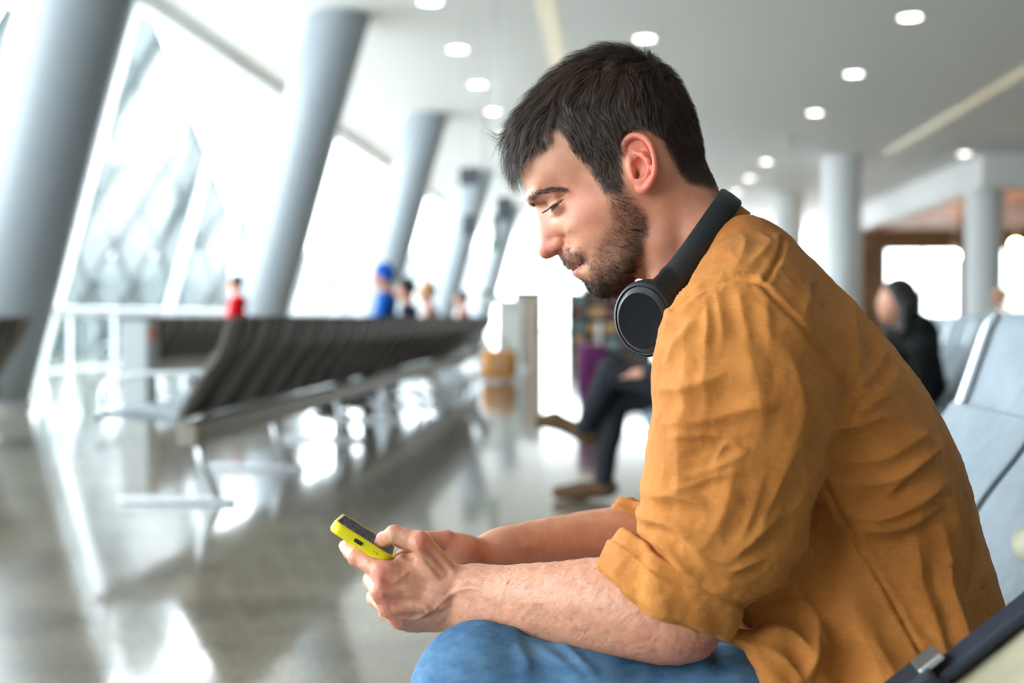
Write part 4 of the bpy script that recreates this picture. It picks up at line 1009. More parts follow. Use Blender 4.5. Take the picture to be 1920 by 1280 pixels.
# ---- right (far) arm
RA = Field((at(680,1000,1.4)[0], 1.31, at(900,1190,1.4)[2]), (at(1330,1000,1.5)[0], 1.64, at(900,930,1.45)[2]), 0.0016)
RA.schain([at(1260,1040,1.560), at(1170,1015,1.545), at(1060,1022,1.510), at(980,1030,1.480), at(925,1034,1.455)], [.042,.0385,.0325,.0260,.0215], .016)
RA.schain([at(1260,1075,1.560), at(1170,1050,1.545), at(1060,1052,1.510), at(980,1056,1.480), at(925,1058,1.455)], [.036,.031,.026,.021,.019], .016)
RA.chain([at(1260,1060,1.560), at(1330,900,1.575)], [.045,.047], .01)
rw = zh(1440,580,1.452)
rmc = [zh(1010,520,1.462), zh(1000,620,1.470), zh(1030,720,1.470), zh(1070,800,1.462)]
for b, dz, r1 in zip(rmc, (-60,0,60,110), (.0110,.0110,.0102,.0092)):
    RA.cone(zh(1400,600+dz,1.455), b, .0165, r1, .012)
RA.cone(zh(1380,620,1.445), zh(1100,640,1.450), .019, .015, .012)
RA.chain([zh(1390,560,1.440), zh(1230,540,1.425), zh(1085,432,1.418)], [.0185,.0215,.0135], .012)
RA.chain([zh(1085,432,1.418), zh(900,420,1.408), zh(770,455,1.400)], [.0125,.0105,.0080], .003)
for c, pip, dip, tip, r in ((rmc[0], zh(700,430,1.463), zh(600,420,1.445), zh(520,430,1.425), .0092), (rmc[1], zh(720,560,1.478), zh(650,600,1.450), zh(620,640,1.425), .0094),
                            (rmc[2], zh(760,680,1.478), zh(690,710,1.448), zh(680,740,1.424), .0088), (rmc[3], zh(820,780,1.470), zh(760,800,1.442), zh(750,820,1.420), .0078)):
    RA.chain([c, pip, dip, tip], [r*1.05, r, r*.88, r*.74], .003)
RA.chain([zh(1420,540,1.435), at(985,1022,1.452), at(1060,1035,1.480)], [.0035,.0035,.003], .006)
RV, RQ = RA.surface(); RV = relax(RV, RQ, 2, .45); RNn = vnormals(RV, RQ); RV = RV+RNn*(0.0005*vnoise(RV, 90))[:,None]
RT = arm_tint(RV, [(zh(1085,432,1.405),.02,(0.78,0.45,0.38),.5),(zh(1230,560,1.41),.03,(0.74,0.46,0.38),.5)])
# ---- trunk under the shirt, joined to head and arms as one body
BD = Field((0.0, D-.26, .42), (.62, D+.26, 1.03), .012)
BD.chain([at(1352,560,D), at(1480,740,D), at(1580,950,D), at(1620,1200,D)], [.055,.075,.075,.08], .05)
BD.chain([at(1480,740,D-.05), at(1640,1180,D-.05)], [.065,.065], .05); BD.chain([at(1480,740,D+.05), at(1640,1180,D+.05)], [.065,.065], .05)
BD.chain([at(1400,640,D), at(1400,690,1.21), at(1330,1000,1.185)], [.05,.040,.044], .02)
BD.chain([at(1400,640,D), at(1400,690,1.57), at(1330,900,1.575)], [.05,.040,.044], .02)
BV, BQ = BD.surface(); BT = np.tile(SKIN, (len(BV),1))
def tinted(nm, V, Q, C):
    me = np_mesh(nm, V, Q); colour_attr(me, C); return link_mesh(nm, me, None)
_ps = [tinted('body', HV, HQ, head_tint), tinted('t1', LV, LQ, LT), tinted('t2', RV, RQ, RT), tinted('t3', BV, BQ, BT)]
for q in _ps[1:]:
    md = _ps[0].modifiers.new('join', 'BOOLEAN'); md.operation = 'UNION'; md.object = q; md.solver = 'MANIFOLD'
_dg = bpy.context.evaluated_depsgraph_get(); _me = bpy.data.meshes.new_from_object(_ps[0].evaluated_get(_dg))
for q in _ps: bpy.data.objects.remove(q)
print('BODY', len(_me.vertices), [a.name for a in _me.color_attributes])
_me.name = 'body'; _me.materials.clear()
rel(link_mesh('body', _me, skin, None, True))
# fine hair on the forearms
def arm_hair(F_, V, Q, Nn, x0, x1, count):
    m = np.clip((V[:,0]-x0)/.03, 0, 1)*np.clip((x1-V[:,0])/.02, 0, 1)
    P, n = root_sample(V, Q, Nn, m, count)
    jit = .4*rng.normal(size=P.shape)
    path = grow(F_, P, n, lambda pos, s: np.array([[-.75,-.05,-.45]])+jit-np.array([[0,0,.5]])*s, rng.uniform(.005,.011,count), rng.uniform(.0006,.003,count), 5)
    me = ribbons(path, rng.uniform(.00009,.00015,count), True, 'arm_hair')
    colour_attr(me, np.repeat(np.array(lin((0.36,0.25,0.18)))*rng.uniform(.5,1.3,(count,1)), 10, 0))
    rel(link_mesh('arm_hair', me, hairm))
arm_hair(LA, LV, LQ, LNn, at(850,1100,1.28)[0], at(1260,1100,1.2)[0], 4200)
arm_hair(RA, RV, RQ, RNn, at(905,1040,1.45)[0], at(1200,1040,1.5)[0], 2600)
# thumb and finger nails
nailm = mat('nail', (0.72,0.46,0.40), 0.25)
def nail(c, axis, normal, ln, wd):
    ax = Vector(axis).normalized(); nm = Vector(normal).normalized(); sd = ax.cross(nm).normalized(); nm = sd.cross(ax)
    rows = []
    for i in range(7):
        u = i/6*2-1; row = []
        for j in range(7):
            v = j/6*2-1; k = math.sqrt(max(0, 1-.25*(abs(u)**3)))
            row.append(Vector(c)+ax*(u*ln/2)+sd*(v*wd/2*k)+nm*(-.0022*v*v-.0007*u*u))
        rows.append(row)
    o = MB().strip(rows).build('fingernail', nailm, None, True); rel(o)
    o.modifiers.new('solid', 'SOLIDIFY').thickness = .0004
_ax = zh(520,440,1.2790)-zh(640,372,1.2680)
nail(zh(530,405,1.2715), _ax, (-.35,-.55,.75), .0115, .0100)
_ax = zh(770,455,1.400)-zh(900,420,1.408)
nail(zh(790,418,1.4000), _ax, (-.1,-.2,.97), .0115, .0100)
_ax = zh(214,470,1.3170)-zh(262,520,1.3010)
nail(zh(205,462,1.3110), _ax, (-.85,-.30,-.35), .010, .009)
# =================================================================== shirt, jeans, shoes
linen = mat('mustard_linen', rough=0.78, spec=0.22)
_tc = N(linen,'ShaderNodeTexCoord')
_nz, _rp, _mp = noise_mix(linen, lin((0.63,0.38,0.155)), lin((0.75,0.49,0.235)), 9, 5, .3, .7)
_w = []
for st in ((900,900,60),(60,60,900)):
    mp_ = N(linen,'ShaderNodeMapping'); mp_.inputs['Scale'].default_value = st; n_ = N(linen,'ShaderNodeTexNoise'); n_.inputs['Scale'].default_value = 1.0; n_.inputs['Detail'].default_value = 2
    L(linen,_tc.outputs['Object'],mp_.inputs[0]); L(linen,mp_.outputs[0],n_.inputs['Vector']); _w.append(n_)
_ad = N(linen,'ShaderNodeMath',operation='ADD'); L(linen,_w[0].outputs[0],_ad.inputs[0]); L(linen,_w[1].outputs[0],_ad.inputs[1])
_b1 = bump(linen,_ad.outputs[0],.5,.0008)
_rr = N(linen,'ShaderNodeMapRange'); _rr.inputs['From Min'].default_value = .7; _rr.inputs['From Max'].default_value = 1.3; _rr.inputs['To Min'].default_value = .90; _rr.inputs['To Max'].default_value = 1.08
_ml = N(linen,'ShaderNodeMixRGB',blend_type='MULTIPLY'); _ml.inputs[0].default_value = 1; L(linen,_ad.outputs[0],_rr.inputs[0]); L(linen,_rp.outputs[0],_ml.inputs[1]); L(linen,_rr.outputs[0],_ml.inputs[2]); L(linen,_ml.outputs[0],bsdf(linen).inputs['Base Color'])
_nw = N(linen,'ShaderNodeTexNoise'); _nw.inputs['Scale'].default_value = 28; _nw.inputs['Detail'].default_value = 5; _nw.inputs['Roughness'].default_value = .55; _nw.inputs['Distortion'].default_value = .6
L(linen,_tc.outputs['Object'],_nw.inputs['Vector']); bump(linen,_nw.outputs[0],.35,.006,_b1)
bsdf(linen).inputs['Sheen Weight'].default_value = 0.08; bsdf(linen).inputs['Sheen Roughness'].default_value = .5
bsdf(linen).inputs['Sheen Tint'].default_value = (1,.8,.5,1)
denim = mat('denim', rough=0.85, spec=0.2)
_nz, _rp, _mp = noise_mix(denim, lin((0.15,0.32,0.47)), lin((0.42,0.56,0.68)), 13, 8, .30, .74, (1,1,2.2), .72)
_tc = N(denim,'ShaderNodeTexCoord'); _mp = N(denim,'ShaderNodeMapping'); _mp.inputs['Scale'].default_value = (140,700,700); _n = N(denim,'ShaderNodeTexNoise'); _n.inputs['Scale'].default_value = 1
L(denim,_tc.outputs['Object'],_mp.inputs[0]); L(denim,_mp.outputs[0],_n.inputs['Vector']); bump(denim,_n.outputs[0],.4,.0008)

def fold_disp(V, folds, w_noise=.004):
    wx = V[:,0]+w_noise*vnoise(V+1.3, 22); wz = V[:,2]+w_noise*vnoise(V+4.1, 22)
    out = np.zeros(len(V))
    for pts, Y, amp, wid in folds:
        ln = catmull(np.array([at(x, y, Y)[[0,2]] for x, y in pts]), 4)
        d, al = polyline_dist(wx, wz, ln)
        tp = np.sin(PI*np.clip(al, .02, .98))**.6
        out += amp*1e-3*1.9*tp*(np.exp(-(d/(wid*.85e-3))**1.35)-.55*np.exp(-(d/(2.4*wid*1e-3))**2))
    return out
# ---- trunk outline
SP = [(1372,412),(1392,401),(1432,413),(1482,438),(1532,484),(1590,543),(1648,602),(1700,666),(1745,732),(1784,802),(1812,864),(1836,932),(1854,1002),(1875,1082),(1891,1138),(1882,1200),(1860,1300),(1850,1420),
      (1600,1440),(1470,1400),(1425,1270),(1405,1120),(1370,1000),(1320,870),(1280,740),(1262,640),(1270,560),(1310,480)]
SPs = catmull(np.array([at(x, y, 1.345)[[0,2]] for x, y in SP]), 4, True)
SW = [(1385,402,70),(1310,480,75),(1270,560,110),(1480,440,140),(1420,530,190),(1590,545,165),(1500,600,200),(1300,700,150),(1400,700,200),(1600,700,200),(1700,670,170),(1550,850,192),(1700,850,192),(1800,850,175),(1400,950,150),
      (1600,1000,184),(1750,1000,184),(1850,1000,170),(1500,1100,175),(1450,1250,165),(1650,1150,186),(1800,1150,182),(1870,1200,175),(1600,1300,192),(1800,1350,195),(1500,1400,180),(1850,1420,180)]
swf = tps([at(x, y, 1.26)[[0,2]] for x, y, w in SW], [w/1000 for x, y, w in SW], 1e-3)
sh = .0023
_l = at(1100,1450,1.34); _h = at(1920,380,1.36)
SF = Field((_l[0], D-sh*140, _l[2]), (_h[0]+.02, D+sh*140, _h[2]+.02), sh)
gx, gz = SF.ax[0][:,None].astype(float)+0*SF.ax[2][None], SF.ax[2][None].astype(float)+0*SF.ax[0][:,None]
d2 = poly_sd(gx, gz, SPs); A2 = np.clip(swf(gx, gz), .05, .21); R2 = np.full_like(A2, .105)
_t = (1-np.clip(d2/R2, -3, 1))[:,None,:]; _A = A2[:,None,:]; _y = np.abs(SF.ax[1]-D)[None,:,None]
k0 = np.sqrt((_y/_A)**2+_t**2); k1 = np.sqrt((_y/_A**2)**2+(_t/R2[:,None,:])**2)+1e-2
SF.f = (k0*(k0-1)/k1*.85).astype(np.float32)
# sleeves
SF.chain([at(1398,648,1.210), at(1392,750,1.194), at(1370,880,1.187), at(1345,985,1.187), at(1300,1062,1.192)], [.072,.082,.0785,.0735,.058], .03)
SF.ell(at(1405,1010,1.185), (.045,.055,.040), .03)
SF.chain([at(1390,470,1.33), at(1402,560,1.26), at(1410,640,1.21)], [.036,.050,.062], .04)
SF.ell(at(1325,672,1.205), (.050,.060,.062), .03)
SF.chain([at(1398,648,1.575), at(1380,750,1.588), at(1345,870,1.592), at(1290,985,1.580)], [.078,.080,.074,.070], .03)
SF.chain([at(1440,960,1.285), at(1450,1060,1.262), at(1470,1140,1.255)], [.05,.055,.05], .03)
# hollow where neck and trunk pass, open collar
SF.chain([at(1262,395,D), at(1292,470,D), at(1330,530,D)], [.056,.0575,.050], .006, 'cut')
# shirt tails over the lap and belly folds
def zt(x, y, Y): return at(1330+x/5.19, 1040+y/5.19, Y)
SF.chain([zt(420,600,1.225), zt(1130,660,1.225), zt(1500,900,1.235)], [.013,.020,.03], .008)
SF.chain([zt(80,775,1.205), zt(330,815,1.195), zt(640,850,1.195), zt(1000,930,1.200)], [.005,.009,.017,.025], .006)
SF.chain([zt(430,950,1.185), zt(640,1180,1.175), zt(760,1400,1.17)], [.008,.012,.016], .01)
SF.chain([zt(800,1000,1.21), zt(950,1400,1.205)], [.035,.045], .02)
SF.chain([zt(1300,1050,1.225), zt(1700,1350,1.215)], [.03,.05], .02)
SF.chain([zt(330,320,1.26), zt(520,480,1.255), zt(900,560,1.26)], [.010,.012,.02], .006)
SF.chain([zt(560,180,1.235), zt(820,380,1.230), zt(1190,600,1.228)], [.011,.013,.014], .010)
SF.chain([zt(560,545,1.205), zt(800,530,1.202), zt(1020,560,1.205)], [.005,.007,.004], .003, 'cut')
SF.chain([zt(1210,660,1.192), zt(1370,880,1.180), zt(1480,1080,1.180)], [.005,.008,.005], .003, 'cut')
SV, SQ = SF.surface(); SV = relax(SV, SQ, 2, .5); SN = vnormals(SV, SQ)
FS, FT = 1.112, 1.235
folds = [  # sleeve
 ([(1232,735),(1290,720),(1370,690)],FS,5,11),([(1236,690),(1270,640),(1300,610)],FS,3,8),([(1228,800),(1300,790),(1400,760),(1440,765)],FS,5,12),([(1245,830),(1330,815),(1400,820)],FS,3,7),
 ([(1285,620),(1280,720),(1270,830),(1265,960)],FS,5,16),([(1330,590),(1320,700),(1310,800)],FS,3,14),([(1262,900),(1330,880),(1400,850)],FS,4,8),([(1240,930),(1300,905),(1390,880)],FS,3,6),
 ([(1400,640),(1420,720),(1415,800)],FS,4,22),([(1470,640),(1500,720),(1500,800),(1470,880)],FS,5,24),([(1380,860),(1350,960),(1300,1040)],FS,5,18),([(1440,880),(1400,980),(1360,1050)],FS,5,16),
 ([(1500,840),(1450,950),(1400,1040)],FS,4,12),([(1210,940),(1260,930),(1320,950)],FS,5,8),([(1190,985),(1240,985),(1290,1010)],FS,6,8),([(1200,1010),(1250,1040),(1300,1090)],FS,5,7),
 ([(1330,560),(1335,600),(1325,650)],FS,2.5,6),([(1350,545),(1362,590),(1360,640)],FS,2.5,7),([(1390,540),(1400,580),(1410,640)],FS,2.5,7),([(1440,560),(1450,640)],FS,3,9),
 ([(1270,1000),(1320,1040),(1380,1060)],FS,5,10),([(1370,1050),(1420,1010),(1480,960)],FS,5,9),([(1360,1075),(1400,1065),(1440,1055)],FS,4,7),
 ([(1260,560),(1240,640)],FS,2,8),([(1340,860),(1360,830),(1395,845)],FS,3,5),
 # trunk
 ([(1590,725),(1640,690),(1700,660)],FT,4,11),([(1580,745),(1650,720),(1720,690)],FT,3,9),([(1560,800),(1640,740),(1690,720)],FT,5,12),([(1590,570),(1570,640),(1580,700)],FT,4,18),([(1620,560),(1615,630),(1590,700)],FT,5,14),
 ([(1550,860),(1640,850),(1720,820),(1770,790)],FT,5,12),([(1560,900),(1650,890),(1750,850),(1790,830)],FT,6,13),([(1570,950),(1630,960),(1720,935),(1780,900)],FT,9,14),([(1600,985),(1680,980),(1770,945)],FT,6,11),
 ([(1540,780),(1600,790),(1660,770)],FT,4,9),([(1640,930),(1700,870),(1740,860)],FT,4,9),([(1790,900),(1800,1000),(1820,1100)],FT,6,18),([(1760,970),(1775,1080),(1800,1180),(1810,1280)],FT,9,16),([(1700,1000),(1720,1080),(1760,1180)],FT,6,14),
 ([(1830,960),(1850,1060),(1860,1120)],FT,4,14),([(1560,1060),(1600,1150),(1660,1250)],FT,5,18),([(1480,1020),(1540,1090),(1600,1180),(1640,1270)],FT,6,16),([(1440,1060),(1500,1110),(1560,1190)],FT,7,9),([(1500,1000),(1530,1060)],FT,5,10),
 ([(1680,1060),(1740,1150),(1770,1250)],FT,5,12),([(1700,1180),(1760,1210),(1790,1240)],FT,5,10),([(1640,760),(1700,790),(1740,830)],FT,3,9),([(1660,640),(1690,690),(1700,760)],FT,3,12),
 ([(1400,430),(1390,470),(1350,520)],1.24,2,8),([(1450,450),(1420,480),(1380,500)],1.24,2.5,8),([(1430,430),(1450,455)],1.25,2,7),([(1530,520),(1500,560),(1490,600)],FT,3,10),([(1560,540),(1540,590),(1550,650)],FT,2.5,9),
 ([(1440,1170),(1500,1180),(1530,1230)],1.19,5,9),([(1420,1200),(1470,1225),(1500,1270)],1.19,5,8),([(1380,1195),(1420,1205)],1.19,3,5),([(1540,1160),(1530,1220),(1500,1260)],1.20,8,12),
]
near = np.clip((D+.05-SV[:,1])/.06, 0, 1)
disp = fold_disp(SV, folds)
disp = disp*near+(1-near)*fold_disp(SV+[.0,0,.02], folds[::2])*.8
wp = SV+.012*np.stack([vnoise(SV+j*2.7, 30) for j in range(3)], 1)
disp += .0022*(.5-np.abs(vnoise(wp*[.8,1,1.3], 26)))+.0013*(.5-np.abs(vnoise(wp+5, 55)))+.0004*vnoise(SV, 150)
SV = SV+SN*disp[:,None]
# seams
seams = [([(1480,443),(1460,478),(1436,510),(1420,531)],1.235),([(1420,531),(1380,523),(1340,531),(1300,549),(1262,578)],1.17),([(1424,533),(1450,565),(1490,605),(1530,655),(1578,716)],1.18),
         ([(1541,900),(1562,942),(1591,992),(1632,1058),(1674,1129),(1712,1200),(1745,1262),(1780,1330)],1.215)]
SN = vnormals(SV, SQ)
for pts, Y in seams:
    ln = catmull(np.array([at(x, y, Y)[[0,2]] for x, y in pts]), 5); d, al = polyline_dist(SV[:,0], SV[:,2], ln)
    puck = .5+.5*np.sin(al*len(pts)*38+4*vnoise(SV, 60))
    SV = SV+SN*((-.0030*np.exp(-(d/.0024)**2)+.0014*np.exp(-((d-.0055)/.004)**2)*(.4+.9*puck))*np.clip((D-SV[:,1])/.02, 0, 1))[:,None]
me = np_mesh('shirt', SV, SQ); SHIRT = rel(link_mesh('shirt', me, linen, None, True))
def relp(o, par):
    o.parent = par; return o
# ---- rolled cuffs
def cuff(c0, axis, ra, rb, ln, name='cuff', seed=0):
    ax = np.array(axis, float); ax /= np.linalg.norm(ax); yv = np.array([0,1.,0]); yv -= ax*(yv@ax); yv /= np.linalg.norm(yv); xv = np.cross(yv, ax)
    R = max(ra, rb)+ln; Fd = Field(np.array(c0)-R, np.array(c0)+R, .0017)
    def shell(off, r0, t, h0, h1):
        def fn(X, Y, Z):
            px, py, pz = X-c0[0], Y-c0[1], Z-c0[2]
            u = px*xv[0]+py*xv[1]+pz*xv[2]; v = px*yv[0]+py*yv[1]+pz*yv[2]; w = px*ax[0]+py*ax[1]+pz*ax[2]
            th = np.arctan2(v, u)
            wob = .0030*np.sin(3*th+1.0+seed)+.0022*np.sin(5*th+2+w*60+seed)+.0012*np.sin(9*th+w*90)
            rad = np.sqrt((u/ra)**2+(v/rb)**2)*min(ra, rb)*1.0
            dr = np.abs(rad-(min(ra, rb)+off+wob))-t
            tilt = .006*np.sin(th+.5)+.003*np.sin(4*th+seed)
            dw = np.maximum(h0-w+tilt, w-h1-tilt*.6)
            q1, q2 = np.maximum(dr+.002, 0), np.maximum(dw+.002, 0)
            return np.minimum(np.maximum(dr, dw), 0)+np.sqrt(q1*q1+q2*q2)-.002
        return fn
    lo, hi = np.array(c0)-R, np.array(c0)+R
    Fd.apply(lo, hi, shell(.0035,0,.0038,-ln*.55,ln*.42), .001); Fd.apply(lo, hi, shell(-.0035,0,.0024,-ln*.3,ln*.52), .001); Fd.apply(lo, hi, shell(.0075,0,.0028,-ln*.25,ln*.36), .0025)
    V, Q = Fd.surface(); V = relax(V, Q, 2, .5); nn = vnormals(V, Q)
    V = V+nn*(.0014*vnoise(V+seed, 60)+.0008*vnoise(V, 120)+.0022*vnoise(V+3, 26))[:,None]
    relp(link_mesh(name, np_mesh(name, V, Q), linen, None, True), SHIRT)
cuff(at(1266,1096,1.192), at(1236,1150,1.192)-at(1320,990,1.188), .0625, .056, .052)
cuff(at(1235,1000,1.572), at(1215,1045,1.572)-at(1290,900,1.580), .060, .056, .046, seed=2)
# ---- collar behind the neck
rows = []
for i in range(25):
    t = i/24; th = PI*(.02+.96*t); c = at(1352,470,D); s_ = at(1366,374,D)-at(1230,560,D); s_ /= np.linalg.norm(s_)
    nrm = np.array([s_[2],0,-s_[0]])
    p = at(1318,470,D)+s_*(.066*math.sin(th))+np.array([0,1,0])*(-.074*math.cos(th))
    rows.append([p-nrm*.004*0+nrm*k for k in (-.012,-.002,.008,.018)] )
col_o = MB().strip(rows).build('collar', linen, None, True); relp(col_o, SHIRT)
md = col_o.modifiers.new('solid','SOLIDIFY'); md.thickness = .003
# ---- jeans
JF = Field((-.36, D-.32, .06), (.62, D+.32, .66), .004)
for sY, kx, ky in ((-1, 903, 1303), (1, None, None)):
    if sY < 0:
        knee = at(kx, ky, 1.205); mid = at(1100,1352,1.215); hip = at(1330,1392,1.235); hp2 = at(1620,1330,1.30)
    else:
        knee = np.array([at(930,1303,1.205)[0], 1.60, at(903,1303,1.205)[2]-.045]); mid = np.array([at(1100,1352,1.2)[0], 1.565, at(1100,1352,1.2)[2]-.03]); hip = np.array([at(1330,1392,1.235)[0], 1.53, at(1330,1392,1.235)[2]-.01]); hp2 = np.array([at(1620,1330,1.3)[0], 1.48, at(1620,1330,1.3)[2]])
    JF.chain([knee, mid, hip, hp2], [.068,.079,.090,.105], .03)
    ank = np.array([knee[0]+.03, knee[1], .11]); calf = knee*.55+ank*.45+np.array([.02,0,0])
    JF.chain([knee, calf, ank], [.066,.062,.056], .03)
JF.ell(at(1700,1330,D), (.12,.17,.11), .05)
JV, JQ = JF.surface(); JN = vnormals(JV, JQ)
jf = [([(1290,1250),(1330,1280)],1.13,4,9),([(1000,1240),(1060,1270),(1100,1290)],1.13,5,9),([(1030,1215),(1080,1255),(1130,1290)],1.13,4,7),([(960,1230),(990,1270)],1.13,4,9),([(1330,1200),(1340,1240),(1330,1280)],1.14,5,8),([(1380,1220),(1400,1260)],1.14,4,7),
      ([(1340,1170),(1370,1160),(1400,1175)],1.16,5,7),([(1180,1240),(1230,1270)],1.13,4,9)]
JV = JV+JN*(fold_disp(JV, jf, .003)+.002*vnoise(JV*[.7,1,1], 26)+.0008*vnoise(JV, 70))[:,None]
rel(link_mesh('jeans', np_mesh('jeans', JV, JQ), denim, None, True))
# ---- shoes on the floor
shoem = mat('white_trainer', (0.62,0.60,0.57), .6); solem = mat('rubber_sole', (0.75,0.74,0.72), .7)
for yy, xx in ((1.205, at(903,1303,1.205)[0]+.03), (1.60, at(930,1303,1.205)[0]+.03)):
    f_ = Field((xx-.24, yy-.06, -.01), (xx+.09, yy+.06, .16), .004)
    f_.chain([(xx+.03,yy,.055),(xx-.07,yy,.05),(xx-.17,yy,.042)], [.040,.040,.034], .03); f_.cone((xx,yy,.07),(xx,yy,.12),.046,.046,.02)
    f_.apply((xx-.3,yy-.1,-.02),(xx+.1,yy+.1,.02), lambda X,Y,Z: (Z-.018)+0*X+0*Y, .002, 'cut')
    V, Q = f_.surface(); sh_o = rel(link_mesh('shoe', np_mesh('shoe', V, Q), shoem, None, True))
    out = [(xx+.072*math.cos(t)-.07-(.07 if math.cos(t) < 0 else 0)*abs(math.cos(t)), yy+.045*math.sin(t), 0) for t in np.linspace(0, 2*PI, 24, endpoint=False)]
    relp(MB().prism([(xx-.07+.145*math.copysign(abs(math.cos(t))**.7, math.cos(t)), yy+.044*math.copysign(abs(math.sin(t))**.7, math.sin(t)), 0) for t in np.linspace(0,2*PI,32,endpoint=False)], (0,0,.001), (0,0,.024)).build('sole', solem), sh_o)
# =================================================================== headphones and phone
hpm = mat('matte_black_plastic', (0.013,0.016,0.020), 0.45, spec=.36); hpd = mat('satin_black_plastic', (0.004,0.0045,0.006), 0.5, spec=.08); padm = mat('black_ear_pad', (0.012,0.012,0.013), 0.7)
grm = mat('bevel_grey_plastic', (0.035,0.042,0.052), 0.36)
HPH = empty('headphones', tuple(at(1300,470,D))); tag(HPH, "matte black over-ear headphones worn around the man's neck", 'headphones')
_hl = Vector(at(1300,470,D))
def relh(o, par=None):
    o.parent = par or HPH
    if par is None: o.matrix_parent_inverse = Matrix.Translation(-_hl)
    return o
top = at(1366,374,D); low = at(1232,566,1.30); low_m = np.array([low[0], D, low[2]])
sv = top-low_m; Ls_ = np.linalg.norm(sv); sv /= Ls_; nv = np.array([sv[2], 0, -sv[0]])      # width direction, towards lower right
rows_o = []; NS = 48
def arch(t, r):
    th = PI*t; c, s = math.cos(th), math.sin(th)
    return low_m+sv*((Ls_-.0+r)*math.copysign(abs(s)**.72, s))+np.array([0,1,0])*(-(.086+r)*math.copysign(abs(c)**.8, c))
mb = MB(); prev = None
sec = [(-.0142,.001),(-.0125,-.0022),(.0125,-.0022),(.0142,.001),(.0142,.0035),(.0115,.0058),(0,.0066),(-.0115,.0058),(-.0142,.0035)]
rings = []
for i in range(NS+1):
    t = .035+.93*i/NS
    rings.append([mb.bm.verts.new(Vector(arch(t, r)+nv*w)) for w, r in sec])
for a, b in zip(rings, rings[1:]):
    for k in range(len(sec)): mb.bm.faces.new((a[k], a[(k+1) % len(sec)], b[(k+1) % len(sec)], b[k]))
mb.bm.faces.new(rings[0]); mb.bm.faces.new(rings[-1][::-1])
relh(mb.build('headband', hpm, None, False, 40))
for s in (-1, 1):
    cc = at(1209,598,1.292); cc = np.array([cc[0], D+s*abs(cc[1]-D), cc[2]])
    nrm = Vector((-.52, s*.83, -.16)).normalized()
    yv = Vector((0,0,1)); xv = yv.cross(nrm).normalized(); yv = nrm.cross(xv)
    M = Matrix((( xv.x, yv.x, nrm.x, cc[0]), (xv.y, yv.y, nrm.y, cc[1]), (xv.z, yv.z, nrm.z, cc[2]), (0,0,0,1))) @ Matrix.Diagonal((.93,1.04,1,1))
    R = .0405
    prof = [(R*.80,-.020),(R*.97,-.017),(R,-.012),(R,-.004),(R*.985,.001),(R*.95,.004),(R*.90,.0052),(R*.885,.0050),(R*.878,.0022),(R*.855,.0022)]
    cup = relh(MB().lathe(prof, 64, M).build('ear_cup', hpm, None, False, 35))
    relh(MB().lathe([(R*.855,.0018),(R*.850,.0042),(R*.845,.0052),(R*.725,.0098),(R*.72,.0100)], 64, M).build('bevel_ring', grm, None, False, 35), cup)
    relh(MB().lathe([(R*.722,.0098),(R*.70,.0104),(R*.66,.0102),(R*.4,.0098),(0,.0096)], 64, M).build('cover_disc', hpd, None, False, 35), cup)
    mb = MB(); mb.lathe([(R*.55,-.018),(R*.60,-.032),(R*.70,-.037),(R*.86,-.036),(R*.93,-.030),(R*.92,-.022),(R*.86,-.018)], 48, M); relh(mb.build('ear_pad', padm, None, True), cup)
    # arm that runs from the band into the cup
    f_ = Field(cc-.09, cc+.10, .0017); a0 = arch(.10 if s < 0 else .90, .002); a1 = arch(.035 if s < 0 else .965, .002)
    cup_top = np.array(M @ Vector((.012,R*.86,-.004))); cup_r = np.array(M @ Vector((R*.72,R*.45,-.004)))
    for w in (-.0105,-.005,0,.005,.0105):
        f_.cone(a0+nv*w, a1+nv*w*1.1, .0038, .0042, .004)
        f_.cone(a1+nv*w*1.1, cup_top*(0.5-w/.021)+cup_r*(0.5+w/.021), .0042, .0050, .006)
    V, Q = f_.surface(); relh(link_mesh('slider_arm', np_mesh('slider_arm', relax(V, Q, 2), Q), hpm, None, True))
# ---- phone
ylw = mat('yellow_silicone', lin((0.90,0.84,0.10)), 0.42, spec=0.4); glassm = mat('phone_screen', (0.05,0.055,0.065), 0.45, spec=0.0, IOR=1.03)
_tc = N(glassm,'ShaderNodeTexCoord'); _sp = N(glassm,'ShaderNodeTexNoise'); _mp = N(glassm,'ShaderNodeMapping'); _mp.inputs['Scale'].default_value = (160,60,1)
_sp.inputs['Scale'].default_value = 1; _sp.inputs['Detail'].default_value = 1; _rp = N(glassm,'ShaderNodeValToRGB'); _rp.color_ramp.interpolation = 'CONSTANT'
_rp.color_ramp.elements[0].color = (.055,.058,.066,1); _rp.color_ramp.elements[1].position = .54; _rp.color_ramp.elements[1].color = (.10,.105,.115,1)
L(glassm,_tc.outputs['Object'],_mp.inputs[0]); L(glassm,_mp.outputs[0],_sp.inputs['Vector']); L(glassm,_sp.outputs[0],_rp.inputs[0]); L(glassm,_rp.outputs[0],bsdf(glassm).inputs['Base Color'])
L(glassm,_rp.outputs[0],bsdf(glassm).inputs['Emission Color']); bsdf(glassm).inputs['Emission Strength'].default_value = .15
blackm = mat('black_port', (.01,.01,.01), .5); brass = mat('metal_key', (0.35,0.34,0.30), .3, .9)
Lc = zh(118,262,1.262); wdir = Vector(zh(640,590,1.268)-Lc).normalized(); ldir = Vector((-.165,1,-.115)).normalized()
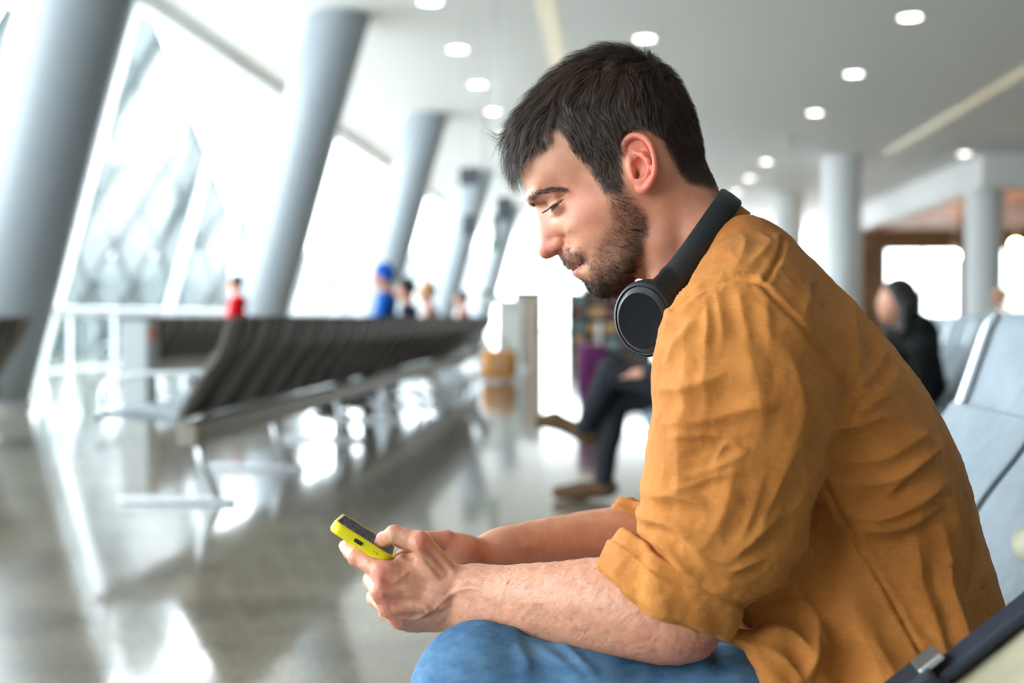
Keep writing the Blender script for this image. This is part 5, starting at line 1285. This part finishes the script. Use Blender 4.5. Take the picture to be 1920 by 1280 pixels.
ldir = (ldir-wdir*ldir.dot(wdir)).normalized(); ndir = wdir.cross(ldir).normalized()
if ndir.z < 0: ndir = -ndir
PW, PL, PT = .0765, .150, .0128
PHC = Vector(Lc)+wdir*(PW/2)+ldir*(PL/2)-ndir*(PT*.35)
PHONE = empty('phone', PHC); tag(PHONE, 'smartphone in a bright yellow case held in both hands', 'phone')
PHONE.rotation_euler = Matrix((wdir, ldir, ndir)).transposed().to_euler()
def rrect(w, l, r, z, n=8):
    out = []
    for cx_, cy_, a0 in ((w/2-r,l/2-r,0),(-w/2+r,l/2-r,PI/2),(-w/2+r,-l/2+r,PI),(w/2-r,-l/2+r,1.5*PI)):
        for k in range(n+1):
            a = a0+PI/2*k/n; out.append((cx_+r*math.cos(a), cy_+r*math.sin(a), z))
    return out
mb = MB(); lay = [(-.0022,-PT/2),(0,-PT/2+.0025),(.0002,0),(0,PT/2-.0018),(-.0010,PT/2-.0002),(-.0022,PT/2),(-.0030,PT/2-.0004),(-.0032,PT/2-.0020)]
rings = [[mb.bm.verts.new(p) for p in rrect(PW+2*o, PL+2*o, .0125+o, z)] for o, z in lay]
for a, b in zip(rings, rings[1:]):
    for k in range(len(a)): mb.bm.faces.new((a[k], a[(k+1) % len(a)], b[(k+1) % len(a)], b[k]))
mb.bm.faces.new(rings[0][::-1]); mb.bm.faces.new(rings[-1])
mb.build('case', ylw, PHONE, False, 50)
mb = MB(); mb.prism(rrect(PW-.0064, PL-.0064, .0095, PT/2-.0016), (0,0,0), (0,0,.0010)); scr = mb.build('screen', glassm, PHONE)
MB().box((-PW/2+.012, -PL/2+.014, PT/2-.0003), (.004,.012,.0004), None, .0001).build('status_icons', blackm, scr)
MB().box((-.004, -PL/2-.0001, .0), (.0105,.0012,.0040), None, .0016, 3).build('charging_port', blackm, PHONE)
for x in (.012,.0155):
    MB().lathe([(0,.0006),(.0007,.0006),(.0007,-.001)], 10, Matrix.Translation((x+.004,-PL/2,-.0)) @ Matrix.Rotation(PI/2,4,'X')).build('speaker_hole', blackm, PHONE)
